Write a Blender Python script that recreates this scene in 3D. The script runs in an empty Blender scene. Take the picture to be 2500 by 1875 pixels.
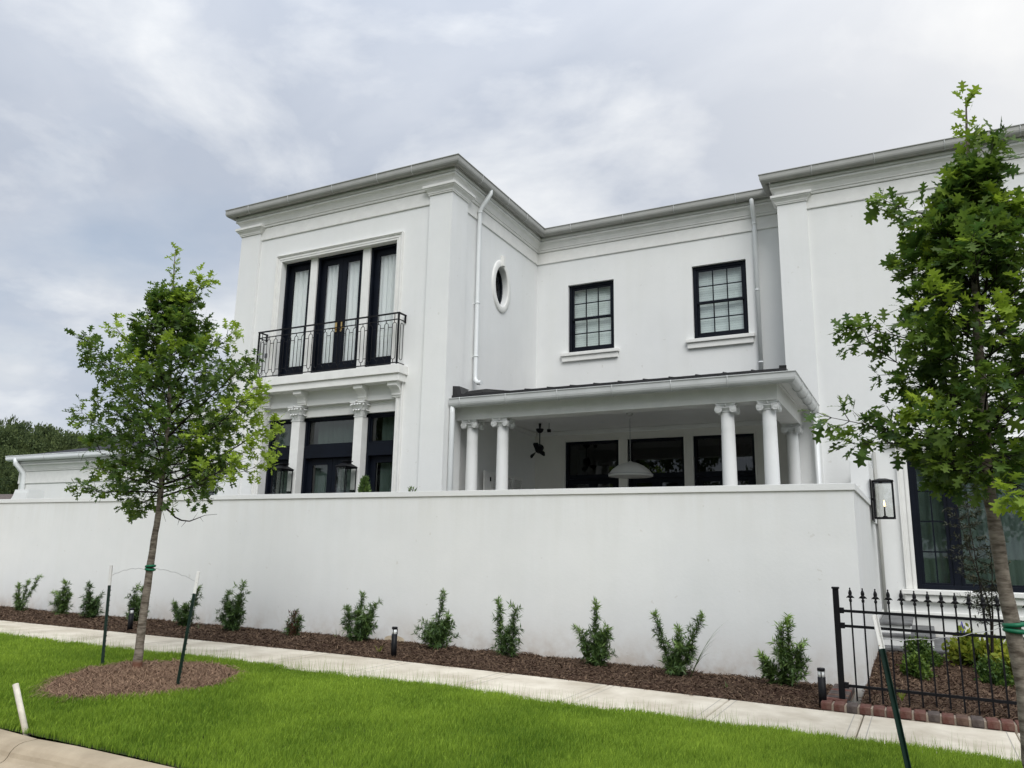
import bpy, math, random
import numpy as np
from mathutils import Vector, Matrix

random.seed(7)
scene = bpy.context.scene
C = scene.collection
PI = math.pi

# ------------------------------------------------------------------ camera
YAW, PITCH, ROLL, FPX = 0.47766992, 0.20698306, -0.01876199, 1904.93
CAMZ = 1.5
cy_, sy_ = math.cos(YAW), math.sin(YAW)
cp_, sp_ = math.cos(PITCH), math.sin(PITCH)
cr_, sr_ = math.cos(ROLL), math.sin(ROLL)
RM = (Matrix(((cy_, -sy_, 0), (sy_, cy_, 0), (0, 0, 1))) @
      Matrix(((1, 0, 0), (0, cp_, -sp_), (0, sp_, cp_))) @
      Matrix(((cr_, 0, sr_), (0, 1, 0), (-sr_, 0, cr_))))
right, fwd, up = RM.col[0], RM.col[1], RM.col[2]
cam = bpy.data.cameras.new('camera')
cam.sensor_width = 36.0
cam.lens = 36.0 * FPX / 2500.0
cam.clip_start = 0.1
cam.clip_end = 2500.0
camo = bpy.data.objects.new('camera', cam)
camo.matrix_world = Matrix(((right.x, up.x, -fwd.x, 0), (right.y, up.y, -fwd.y, 0),
                            (right.z, up.z, -fwd.z, CAMZ), (0, 0, 0, 1)))
C.objects.link(camo)
scene.camera = camo

# ------------------------------------------------------------------ sky, sun, exposure
SUN_EL, SUN_AZ = math.radians(46), math.radians(143)   # azimuth clockwise from +Y: veiled sun behind the camera
world = bpy.data.worlds.new('World')
scene.world = world
world.use_nodes = True
wn, wl = world.node_tree.nodes, world.node_tree.links
wn.clear()
w_out = wn.new('ShaderNodeOutputWorld')
w_bg = wn.new('ShaderNodeBackground')
w_bg.inputs['Strength'].default_value = 0.1
sky = wn.new('ShaderNodeTexSky')
sky.sky_type = 'NISHITA'
sky.sun_disc = False
sky.sun_elevation = SUN_EL
sky.sun_rotation = SUN_AZ
sky.air_density = 1.0
sky.dust_density = 2.0
tc = wn.new('ShaderNodeTexCoord')
sep = wn.new('ShaderNodeSeparateXYZ')
wl.new(tc.outputs['Generated'], sep.inputs[0])
def wmath(op, a, b=None, clamp=False):
    n = wn.new('ShaderNodeMath'); n.operation = op; n.use_clamp = clamp
    for i, v in enumerate((a, b)):
        if v is None: continue
        if isinstance(v, (int, float)): n.inputs[i].default_value = v
        else: wl.new(v, n.inputs[i])
    return n.outputs[0]
zc = wmath('MAXIMUM', sep.outputs['Z'], 0.0)
zd = wmath('ADD', zc, 0.22)
cx_ = wmath('DIVIDE', sep.outputs['X'], zd)
cyy = wmath('DIVIDE', sep.outputs['Y'], zd)
comb = wn.new('ShaderNodeCombineXYZ')
wl.new(cx_, comb.inputs[0]); wl.new(cyy, comb.inputs[1])
wmap = wn.new('ShaderNodeMapping')
wmap.inputs['Rotation'].default_value = (0, 0, math.radians(-28))
wmap.inputs['Scale'].default_value = (0.95, 1.1, 1.0)
wmap.inputs['Location'].default_value = (1.7, 0.4, 3.1)
wl.new(comb.outputs[0], wmap.inputs['Vector'])
def wnoise(scale, detail, rough, dist, w=0.0):
    n = wn.new('ShaderNodeTexNoise'); n.noise_dimensions = '4D'
    n.inputs['Scale'].default_value = scale; n.inputs['Detail'].default_value = detail
    n.inputs['Roughness'].default_value = rough; n.inputs['Distortion'].default_value = dist
    n.inputs['W'].default_value = w
    wl.new(wmap.outputs[0], n.inputs['Vector'])
    return n.outputs['Fac']
def wramp(fac, stops):
    r = wn.new('ShaderNodeValToRGB')
    el = r.color_ramp.elements
    while len(el) < len(stops): el.new(0.5)
    for e, (p, c) in zip(el, stops):
        e.position = p; e.color = (c[0], c[1], c[2], 1)
    wl.new(fac, r.inputs[0])
    return r.outputs[0]
# broad cloud deck: violet-grey to pale, wisps on top, thin places where the blue shows
deck = wramp(wnoise(1.35, 7, 0.55, 0.4, 1.3), [(0.38, (3.75, 4.15, 4.9)), (0.50, (4.45, 4.8, 5.45)), (0.61, (5.4, 5.65, 6.0))])
wisp = wramp(wnoise(2.3, 9, 0.56, 0.35, 4.1), [(0.48, (0, 0, 0)), (0.64, (1, 1, 1))])
thin = wramp(wnoise(1.1, 6, 0.52, 0.3, 9.4), [(0.57, (0, 0, 0)), (0.70, (0.6, 0.6, 0.6))])
def wmix(f, a, b):
    n = wn.new('ShaderNodeMix'); n.data_type = 'RGBA'
    for s, v in ((n.inputs[0], f), (n.inputs[6], a), (n.inputs[7], b)):
        if isinstance(v, tuple): s.default_value = v
        elif isinstance(v, (int, float)): s.default_value = v
        else: wl.new(v, s)
    return n.outputs[2]
m1 = wmix(wmath('MULTIPLY', wisp, 0.8), deck, (6.8, 6.95, 7.1, 1))
skyblue = wmix(0.8, sky.outputs[0], (3.0, 3.75, 4.8, 1))
m2 = wmix(thin, m1, skyblue)
# brighter, warmer veil round the hidden sun side of the sky (towards the right of the street)
vdot = wn.new('ShaderNodeVectorMath'); vdot.operation = 'DOT_PRODUCT'
wl.new(tc.outputs['Generated'], vdot.inputs[0])
vdot.inputs[1].default_value = Vector((0.18, 0.86, 0.50)).normalized()
glow = wmath('POWER', wmath('MAXIMUM', vdot.outputs['Value'], 0.0), 14.0)
m3 = wmix(wmath('MULTIPLY', glow, 0.6), m2, (7.0, 6.9, 6.75, 1))
hz = wmath('POWER', wmath('SUBTRACT', 1.0, zc), 5.0)
m4 = wmix(wmath('MULTIPLY', hz, 0.45), m3, (5.0, 5.6, 6.3, 1))
# an overcast sky is brighter overhead than near the horizon
zen = wmath('ADD', 1.0, wmath('MULTIPLY', wmath('POWER', zc, 5.0), 2.6))
vm = wn.new('ShaderNodeVectorMath'); vm.operation = 'SCALE'
wl.new(m4, vm.inputs[0]); wl.new(zen, vm.inputs['Scale'])
wl.new(vm.outputs[0], w_bg.inputs['Color'])
wl.new(w_bg.outputs[0], w_out.inputs[0])

sun = bpy.data.lights.new('sun', 'SUN')
sun.energy = 1.8
sun.angle = math.radians(38)
sun.color = (1.0, 0.985, 0.96)
suno = bpy.data.objects.new('sun', sun)
sd = Vector((math.sin(SUN_AZ) * math.cos(SUN_EL), math.cos(SUN_AZ) * math.cos(SUN_EL), math.sin(SUN_EL)))
suno.rotation_euler = sd.to_track_quat('Z', 'Y').to_euler()
suno.location = (-5, -8, 20)
C.objects.link(suno)

scene.view_settings.view_transform = 'Standard'
scene.view_settings.look = 'None'
scene.view_settings.exposure = 0.38
scene.view_settings.gamma = 1.0
scene.view_settings.use_curve_mapping = False
scene.cycles.max_bounces = 8
scene.cycles.transparent_max_bounces = 16

# ------------------------------------------------------------------ materials
def mat(name, col, rough=0.6, metal=0.0, spec=0.5, var=0.0, vscale=3.0, bump=0.0, bscale=40.0,
        col2=None, detail=6, trans=0.0, tone=False, tonecol=None, emit=None, c2pos=(0.4, 0.62)):
    m = bpy.data.materials.new(name); m.use_nodes = True
    n, l = m.node_tree.nodes, m.node_tree.links
    b = n['Principled BSDF']
    b.inputs['Base Color'].default_value = (*col, 1)
    b.inputs['Roughness'].default_value = rough
    b.inputs['Metallic'].default_value = metal
    b.inputs['Specular IOR Level'].default_value = spec
    t = n.new('ShaderNodeTexCoord')
    src = None
    if col2 is not None or var > 0:
        nz = n.new('ShaderNodeTexNoise'); nz.inputs['Scale'].default_value = vscale
        nz.inputs['Detail'].default_value = detail; nz.inputs['Roughness'].default_value = 0.6
        l.new(t.outputs['Object'], nz.inputs['Vector'])
        r = n.new('ShaderNodeValToRGB')
        c2 = col2 if col2 is not None else tuple(c * (1 - var) for c in col)
        r.color_ramp.elements[0].position = c2pos[0]; r.color_ramp.elements[0].color = (*c2, 1)
        r.color_ramp.elements[1].position = c2pos[1]; r.color_ramp.elements[1].color = (*col, 1)
        l.new(nz.outputs['Fac'], r.inputs[0]); src = r.outputs[0]
    if tone:
        a = n.new('ShaderNodeAttribute'); a.attribute_name = 'tone'
        mx = n.new('ShaderNodeMix'); mx.data_type = 'RGBA'
        l.new(a.outputs['Fac'], mx.inputs[0])
        if src is None: mx.inputs[6].default_value = (*col, 1)
        else: l.new(src, mx.inputs[6])
        mx.inputs[7].default_value = (*tonecol, 1)
        src = mx.outputs[2]
    if src is not None: l.new(src, b.inputs['Base Color'])
    if bump > 0:
        nb = n.new('ShaderNodeTexNoise'); nb.inputs['Scale'].default_value = bscale
        nb.inputs['Detail'].default_value = 5
        l.new(t.outputs['Object'], nb.inputs['Vector'])
        bp = n.new('ShaderNodeBump'); bp.inputs['Strength'].default_value = bump
        bp.inputs['Distance'].default_value = 0.01
        l.new(nb.outputs['Fac'], bp.inputs['Height']); l.new(bp.outputs[0], b.inputs['Normal'])
    if trans > 0:
        tr = n.new('ShaderNodeBsdfTranslucent'); ms = n.new('ShaderNodeMixShader')
        ms.inputs[0].default_value = trans
        if src is not None: l.new(src, tr.inputs['Color'])
        else: tr.inputs['Color'].default_value = (*col, 1)
        l.new(b.outputs[0], ms.inputs[1]); l.new(tr.outputs[0], ms.inputs[2])
        l.new(ms.outputs[0], n['Material Output'].inputs[0])
    if emit:
        b.inputs['Emission Color'].default_value = (*emit[0], 1)
        b.inputs['Emission Strength'].default_value = emit[1]
    return m

def stucco_mat(name, col, stain=True):
    """painted stucco: trowel mottling, faint streaks, splash dirt near the soil"""
    m = mat(name, col, rough=0.85, spec=0.25)
    n, l = m.node_tree.nodes, m.node_tree.links
    b = n['Principled BSDF']
    g = n.new('ShaderNodeNewGeometry')
    def noise(scale, vec=None, detail=5, rough=0.6, sc=None):
        nz = n.new('ShaderNodeTexNoise'); nz.inputs['Scale'].default_value = scale
        nz.inputs['Detail'].default_value = detail; nz.inputs['Roughness'].default_value = rough
        if sc:
            mp = n.new('ShaderNodeMapping'); mp.inputs['Scale'].default_value = sc
            l.new(g.outputs['Position'], mp.inputs[0]); l.new(mp.outputs[0], nz.inputs['Vector'])
        else: l.new(g.outputs['Position'], nz.inputs['Vector'])
        return nz.outputs['Fac']
    def ramp(f, p0, c0, p1, c1):
        r = n.new('ShaderNodeValToRGB'); e = r.color_ramp.elements
        e[0].position = p0; e[0].color = (*c0, 1); e[1].position = p1; e[1].color = (*c1, 1)
        l.new(f, r.inputs[0]); return r.outputs[0]
    def mul(a, bb, f=1.0):
        mx = n.new('ShaderNodeMix'); mx.data_type = 'RGBA'; mx.blend_type = 'MULTIPLY'
        mx.inputs[0].default_value = f; l.new(a, mx.inputs[6]); l.new(bb, mx.inputs[7]); return mx.outputs[2]
    base = ramp(noise(0.55), 0.35, tuple(c * 0.955 for c in col), 0.65, col)
    fine = ramp(noise(3.2, detail=7), 0.3, (0.975, 0.978, 0.98), 0.7, (1, 1, 1))
    streak = ramp(noise(1.0, sc=(5.0, 5.0, 0.35), detail=6), 0.36, (0.985, 0.985, 0.98), 0.55, (1, 1, 1))
    specks = ramp(noise(9.0, detail=2), 0.735, (1, 1, 1), 0.75, (0.90, 0.89, 0.87))
    patch = ramp(noise(0.23, detail=3), 0.38, (0.965, 0.972, 0.985), 0.62, (1, 1, 1))
    c = mul(mul(mul(mul(base, fine), streak), specks), patch)
    if stain:
        sp = n.new('ShaderNodeSeparateXYZ'); l.new(g.outputs['Position'], sp.inputs[0])
        m2_ = n.new('ShaderNodeMapRange'); m2_.inputs['From Min'].default_value = 1.55; m2_.inputs['From Max'].default_value = 2.24
        l.new(sp.outputs['Z'], m2_.inputs['Value'])
        run = ramp(noise(1.0, sc=(7.0, 7.0, 0.5), detail=7), 0.40, (0.28,) * 3, 0.56, (0.0,) * 3)
        mm = n.new('ShaderNodeMath'); mm.operation = 'MULTIPLY'; l.new(m2_.outputs[0], mm.inputs[0]); l.new(run, mm.inputs[1])
        cut = n.new('ShaderNodeMath'); cut.operation = 'LESS_THAN'; cut.inputs[1].default_value = 2.3; l.new(sp.outputs['Z'], cut.inputs[0])
        mc = n.new('ShaderNodeMath'); mc.operation = 'MULTIPLY'; l.new(mm.outputs[0], mc.inputs[0]); l.new(cut.outputs[0], mc.inputs[1])
        mr2 = n.new('ShaderNodeMix'); mr2.data_type = 'RGBA'; l.new(mc.outputs[0], mr2.inputs[0]); l.new(c, mr2.inputs[6])
        mr2.inputs[7].default_value = (0.66, 0.65, 0.61, 1); c = mr2.outputs[2]
        mr = n.new('ShaderNodeMapRange'); mr.inputs['From Min'].default_value = 0.08; mr.inputs['From Max'].default_value = 0.75
        mr.inputs['To Min'].default_value = 1.0; mr.inputs['To Max'].default_value = 0.0
        l.new(sp.outputs['Z'], mr.inputs['Value'])
        pw = n.new('ShaderNodeMath'); pw.operation = 'POWER'; pw.inputs[1].default_value = 2.2; l.new(mr.outputs[0], pw.inputs[0])
        md = n.new('ShaderNodeMath'); md.operation = 'MULTIPLY'; l.new(pw.outputs[0], md.inputs[0])
        l.new(ramp(noise(3.0, detail=8, rough=0.7), 0.38, (0.1,) * 3, 0.62, (0.75,) * 3), md.inputs[1])
        mx = n.new('ShaderNodeMix'); mx.data_type = 'RGBA'; l.new(md.outputs[0], mx.inputs[0]); l.new(c, mx.inputs[6])
        mx.inputs[7].default_value = (0.42, 0.33, 0.25, 1); c = mx.outputs[2]
    l.new(c, b.inputs['Base Color'])
    bp = n.new('ShaderNodeBump'); bp.inputs['Strength'].default_value = 0.12; bp.inputs['Distance'].default_value = 0.010
    ad = n.new('ShaderNodeMath'); ad.operation = 'ADD'
    l.new(noise(26, detail=4), ad.inputs[0]); l.new(noise(4.0, detail=3), ad.inputs[1])
    l.new(ad.outputs[0], bp.inputs['Height']); l.new(bp.outputs[0], b.inputs['Normal'])
    return m

WHITE = (0.80, 0.80, 0.78)
M = {}
M['stucco'] = stucco_mat('painted_stucco', WHITE)
M['plaster'] = stucco_mat('smooth_plaster', (0.81, 0.81, 0.79), stain=False)
M['trim'] = mat('painted_trim', (0.79, 0.785, 0.755), rough=0.6, spec=0.3, var=0.06, vscale=5, bump=0.12, bscale=30)
M['gutterporch'] = mat('pale_metal_gutter', (0.52, 0.53, 0.52), rough=0.36, spec=0.5, var=0.1, vscale=2.5)
M['gutter'] = mat('painted_metal_gutter', (0.36, 0.36, 0.335), rough=0.6, spec=0.5, var=0.1, vscale=2.5)
M['pipe'] = mat('painted_downpipe', (0.76, 0.78, 0.78), rough=0.3, spec=0.5, var=0.05, vscale=2)
M['navy'] = mat('dark_navy_paint', (0.0045, 0.0068, 0.013), rough=0.5, spec=0.16, var=0.25, vscale=4)
M['black'] = mat('black_metal', (0.006, 0.006, 0.008), rough=0.5, spec=0.2, var=0.2, vscale=6)
M['brass'] = mat('brass', (0.62, 0.44, 0.18), rough=0.3, metal=1.0, var=0.1)
M['roofmetal'] = mat('dark_standing_seam_metal', (0.022, 0.021, 0.022), rough=0.42, spec=0.4, var=0.2, vscale=3)
M['shingle'] = mat('asphalt_shingle', (0.040, 0.040, 0.047), rough=0.92, spec=0.2, col2=(0.018, 0.018, 0.022), vscale=18, bump=0.5, bscale=30)
M['rooffar'] = mat('brown_shingle', (0.13, 0.105, 0.095), rough=0.9, spec=0.2, var=0.35, vscale=8)
M['curtain'] = mat('sheer_curtain', (0.86, 0.88, 0.86), rough=0.9, spec=0.1, trans=0.08)
M['blind'] = mat('white_blind', (0.86, 0.88, 0.86), rough=0.7, spec=0.2, trans=0.05)
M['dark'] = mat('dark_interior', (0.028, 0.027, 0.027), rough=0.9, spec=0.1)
M['ceiling'] = mat('porch_ceiling_paint', (0.80, 0.80, 0.78), rough=0.5, spec=0.4, var=0.05, vscale=2)
M['porchwall'] = mat('porch_wall_paint', (0.80, 0.785, 0.74), rough=0.8, spec=0.2, var=0.05, vscale=2)
M['jointline'] = mat('joint_line', (0.33, 0.31, 0.27), rough=0.9, spec=0.1)
M['paver'] = mat('porch_paving', (0.20, 0.195, 0.185), rough=0.7)
M['concrete'] = mat('sidewalk_concrete', (0.60, 0.55, 0.455), rough=0.88, spec=0.2, col2=(0.42, 0.37, 0.29), vscale=2.4, detail=9, bump=0.25, bscale=60, c2pos=(0.32, 0.66))
M['kerb'] = mat('kerb_concrete', (0.40, 0.33, 0.235), rough=0.9, spec=0.2, col2=(0.29, 0.235, 0.165), vscale=3, detail=9, bump=0.3, bscale=50, c2pos=(0.3, 0.68))
M['asphalt'] = mat('asphalt', (0.06, 0.058, 0.056), rough=0.9, spec=0.2, var=0.4, vscale=30, bump=0.5, bscale=90)
M['soil'] = mat('dark_soil', (0.05, 0.075, 0.02), rough=0.95, spec=0.1, col2=(0.03, 0.027, 0.015), vscale=8)
M['mulch'] = mat('shredded_bark', (0.080, 0.048, 0.032), rough=0.95, spec=0.15, col2=(0.035, 0.018, 0.013), vscale=22, detail=8, bump=1.0, bscale=55)
M['chip'] = mat('bark_chips', (0.054, 0.033, 0.022), rough=0.9, spec=0.15, tone=True, tonecol=(0.30, 0.205, 0.135))
M['strawbed'] = mat('pine_straw_bed', (0.12, 0.07, 0.047), rough=0.95, spec=0.1, col2=(0.09, 0.052, 0.035), vscale=45, detail=8, bump=1.0, bscale=60)
M['straw'] = mat('pine_straw', (0.115, 0.062, 0.040), rough=0.85, spec=0.2, tone=True, tonecol=(0.46, 0.31, 0.20))
M['grass'] = mat('fresh_turf', (0.085, 0.175, 0.015), rough=0.6, spec=0.2, tone=True, tonecol=(0.44, 0.60, 0.07), trans=0.4)
M['lawnfar'] = mat('lawn_ground', (0.045, 0.085, 0.016), rough=0.95, spec=0.1, var=0.4, vscale=4)
M['oak'] = mat('oak_leaf', (0.042, 0.096, 0.020), rough=0.5, spec=0.35, tone=True, tonecol=(0.32, 0.44, 0.04), trans=0.48)
M['podo'] = mat('podocarpus_leaf', (0.030, 0.066, 0.024), rough=0.45, spec=0.4, tone=True, tonecol=(0.22, 0.34, 0.07), trans=0.2)
M['redleaf'] = mat('withered_leaf', (0.09, 0.025, 0.018), rough=0.7, spec=0.2, tone=True, tonecol=(0.05, 0.06, 0.02), trans=0.2)
M['box'] = mat('boxwood_leaf', (0.035, 0.085, 0.018), rough=0.45, spec=0.4, tone=True, tonecol=(0.19, 0.27, 0.035), trans=0.25)
M['fern'] = mat('yellow_green_leaf', (0.13, 0.20, 0.02), rough=0.6, spec=0.25, tone=True, tonecol=(0.42, 0.42, 0.05), trans=0.4)
M['maple'] = mat('dark_small_leaf', (0.020, 0.028, 0.016), rough=0.6, spec=0.3, tone=True, tonecol=(0.08, 0.075, 0.04), trans=0.2)
M['forest'] = mat('forest_leaf', (0.022, 0.042, 0.018), rough=0.75, spec=0.2, tone=True, tonecol=(0.16, 0.20, 0.065), trans=0.25)
M['trunkfar'] = mat('far_bark', (0.06, 0.05, 0.04), rough=0.95, spec=0.1)
M['twig'] = mat('dark_twig', (0.028, 0.023, 0.018), rough=0.85, spec=0.2, var=0.3, vscale=20)
M['wire'] = mat('galvanised_wire', (0.42, 0.42, 0.42), rough=0.4, metal=0.7)
M['tie'] = mat('green_tie_strap', (0.006, 0.15, 0.07), rough=0.5, spec=0.4, var=0.2, vscale=20)
M['stake'] = mat('dark_green_steel', (0.006, 0.024, 0.016), rough=0.45, spec=0.4, var=0.3, vscale=12)
M['stakewhite'] = mat('chipped_white_paint', (0.78, 0.77, 0.74), rough=0.6, spec=0.3, col2=(0.33, 0.25, 0.18), vscale=28, c2pos=(0.30, 0.36))
M['pvc'] = mat('weathered_white_stake', (0.66, 0.61, 0.50), rough=0.6, spec=0.3, var=0.2, vscale=12)
M['brick_red'] = mat('red_brick', (0.150, 0.086, 0.068), rough=0.9, spec=0.15, col2=(0.11, 0.045, 0.036), vscale=14, bump=0.5, bscale=60)
M['brick_brown'] = mat('brown_brick', (0.145, 0.095, 0.072), rough=0.9, spec=0.15, col2=(0.09, 0.055, 0.042), vscale=14, bump=0.5, bscale=60)
M['brick_grey'] = mat('grey_brick', (0.115, 0.095, 0.085), rough=0.9, spec=0.15, col2=(0.07, 0.055, 0.05), vscale=14, bump=0.5, bscale=60)
M['mortar'] = mat('mortar', (0.34, 0.28, 0.22), rough=0.95, spec=0.1, var=0.3, vscale=20, bump=0.4)
M['tread'] = mat('grey_stone_tread', (0.17, 0.17, 0.17), rough=0.7, spec=0.3, col2=(0.11, 0.11, 0.112), vscale=7, detail=8)
M['lens'] = mat('frosted_lens', (0.72, 0.74, 0.74), rough=0.35, spec=0.5)
M['pendant'] = mat('grey_enamel_shade', (0.52, 0.52, 0.49), rough=0.45, spec=0.4)
M['flame'] = mat('gas_flame', (1.0, 0.6, 0.2), emit=((1.0, 0.62, 0.22), 6.0))
M['flag'] = mat('blue_plastic_flag', (0.06, 0.05, 0.40), rough=0.6, trans=0.3)
M['outlet'] = mat('grey_outlet_cover', (0.16, 0.16, 0.17), rough=0.5)
M['blotch'] = mat('stained_plaster', (0.62, 0.52, 0.38), rough=0.9, spec=0.1, var=0.25, vscale=10)
M['dryleaf'] = mat('dry_leaf', (0.42, 0.22, 0.12), rough=0.8, spec=0.2, var=0.3, vscale=20)

def bark_mat():
    m = mat('oak_bark', (0.20, 0.165, 0.125), rough=0.9, spec=0.15)
    n, l = m.node_tree.nodes, m.node_tree.links; b = n['Principled BSDF']
    g = n.new('ShaderNodeNewGeometry')
    mp = n.new('ShaderNodeMapping'); mp.inputs['Scale'].default_value = (9, 9, 34); l.new(g.outputs['Position'], mp.inputs[0])
    nz = n.new('ShaderNodeTexNoise'); nz.inputs['Scale'].default_value = 1.0; nz.inputs['Detail'].default_value = 6
    nz.inputs['Roughness'].default_value = 0.65; l.new(mp.outputs[0], nz.inputs['Vector'])
    r = n.new('ShaderNodeValToRGB'); e = r.color_ramp.elements
    e[0].position = 0.36; e[0].color = (0.085, 0.068, 0.052, 1); e[1].position = 0.64; e[1].color = (0.27, 0.235, 0.19, 1)
    l.new(nz.outputs['Fac'], r.inputs[0])
    # reddish wet collar close to the soil
    sp = n.new('ShaderNodeSeparateXYZ'); l.new(g.outputs['Position'], sp.inputs[0])
    mr = n.new('ShaderNodeMapRange'); mr.inputs['From Min'].default_value = 0.17; mr.inputs['From Max'].default_value = 0.20
    mr.inputs['To Min'].default_value = 0.75; mr.inputs['To Max'].default_value = 0.0; l.new(sp.outputs['Z'], mr.inputs['Value'])
    mx = n.new('ShaderNodeMix'); mx.data_type = 'RGBA'; l.new(mr.outputs[0], mx.inputs[0]); l.new(r.outputs[0], mx.inputs[6])
    mx.inputs[7].default_value = (0.15, 0.055, 0.03, 1)
    l.new(mx.outputs[2], b.inputs['Base Color'])
    bp = n.new('ShaderNodeBump'); bp.inputs['Strength'].default_value = 0.6; bp.inputs['Distance'].default_value = 0.01
    l.new(nz.outputs['Fac'], bp.inputs['Height']); l.new(bp.outputs[0], b.inputs['Normal'])
    return m
M['bark'] = bark_mat()

def glass_mat(name, tint=(0.97, 0.98, 0.98), refl=0.95, bumpy=0.012):
    m = bpy.data.materials.new(name); m.use_nodes = True
    n, l = m.node_tree.nodes, m.node_tree.links; n.clear()
    o = n.new('ShaderNodeOutputMaterial'); t = n.new('ShaderNodeBsdfTransparent'); t.inputs[0].default_value = (*tint, 1)
    gl = n.new('ShaderNodeBsdfGlossy'); gl.inputs['Roughness'].default_value = 0.015; gl.inputs['Color'].default_value = (refl, refl, refl, 1)
    fr = n.new('ShaderNodeFresnel'); ge = n.new('ShaderNodeNewGeometry'); mr = n.new('ShaderNodeMapRange')   # same reflectance from either side of the sheet
    mr.inputs['To Min'].default_value = 1.6; mr.inputs['To Max'].default_value = 1 / 1.6
    l.new(ge.outputs['Backfacing'], mr.inputs['Value']); l.new(mr.outputs[0], fr.inputs[0])
    g = n.new('ShaderNodeTexCoord'); nz = n.new('ShaderNodeTexNoise'); nz.inputs['Scale'].default_value = 1.6
    l.new(g.outputs['Object'], nz.inputs['Vector'])
    bp = n.new('ShaderNodeBump'); bp.inputs['Strength'].default_value = bumpy; bp.inputs['Distance'].default_value = 0.05
    l.new(nz.outputs['Fac'], bp.inputs['Height']); l.new(bp.outputs[0], gl.inputs['Normal'])
    ms = n.new('ShaderNodeMixShader'); l.new(fr.outputs[0], ms.inputs[0]); l.new(t.outputs[0], ms.inputs[1]); l.new(gl.outputs[0], ms.inputs[2])
    l.new(ms.outputs[0], o.inputs[0]); return m
M['glass'] = glass_mat('window_glass')
M['glassdark'] = glass_mat('tinted_glass', tint=(0.30, 0.33, 0.34))
M['glassmid'] = glass_mat('mid_tinted_glass', tint=(0.50, 0.55, 0.53))  # even medium tint for the garden doors and the big wing window
M['glasssash'] = glass_mat('sash_glass', tint=(0.93, 0.96, 0.955))
M['lampglass'] = glass_mat('clear_lantern_glass', tint=(0.97, 0.975, 0.97), refl=0.8, bumpy=0.0)

# ------------------------------------------------------------------ helpers
ORIG = {}
def org(o):
    return ORIG.get(o.name, Vector((0, 0, 0))) if o is not None else Vector((0, 0, 0))
def tag(o, label=None, cat=None, group=None, kind=None):
    if label: o['label'] = label
    if cat: o['category'] = cat
    if group: o['group'] = group
    if kind: o['kind'] = kind
    return o
def thing(name, loc, label=None, cat=None, group=None, kind=None):
    o = bpy.data.objects.new(name, None); C.objects.link(o); o.location = loc; o.empty_display_size = 0.2
    ORIG[o.name] = Vector(loc)
    return tag(o, label, cat, group, kind)

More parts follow.
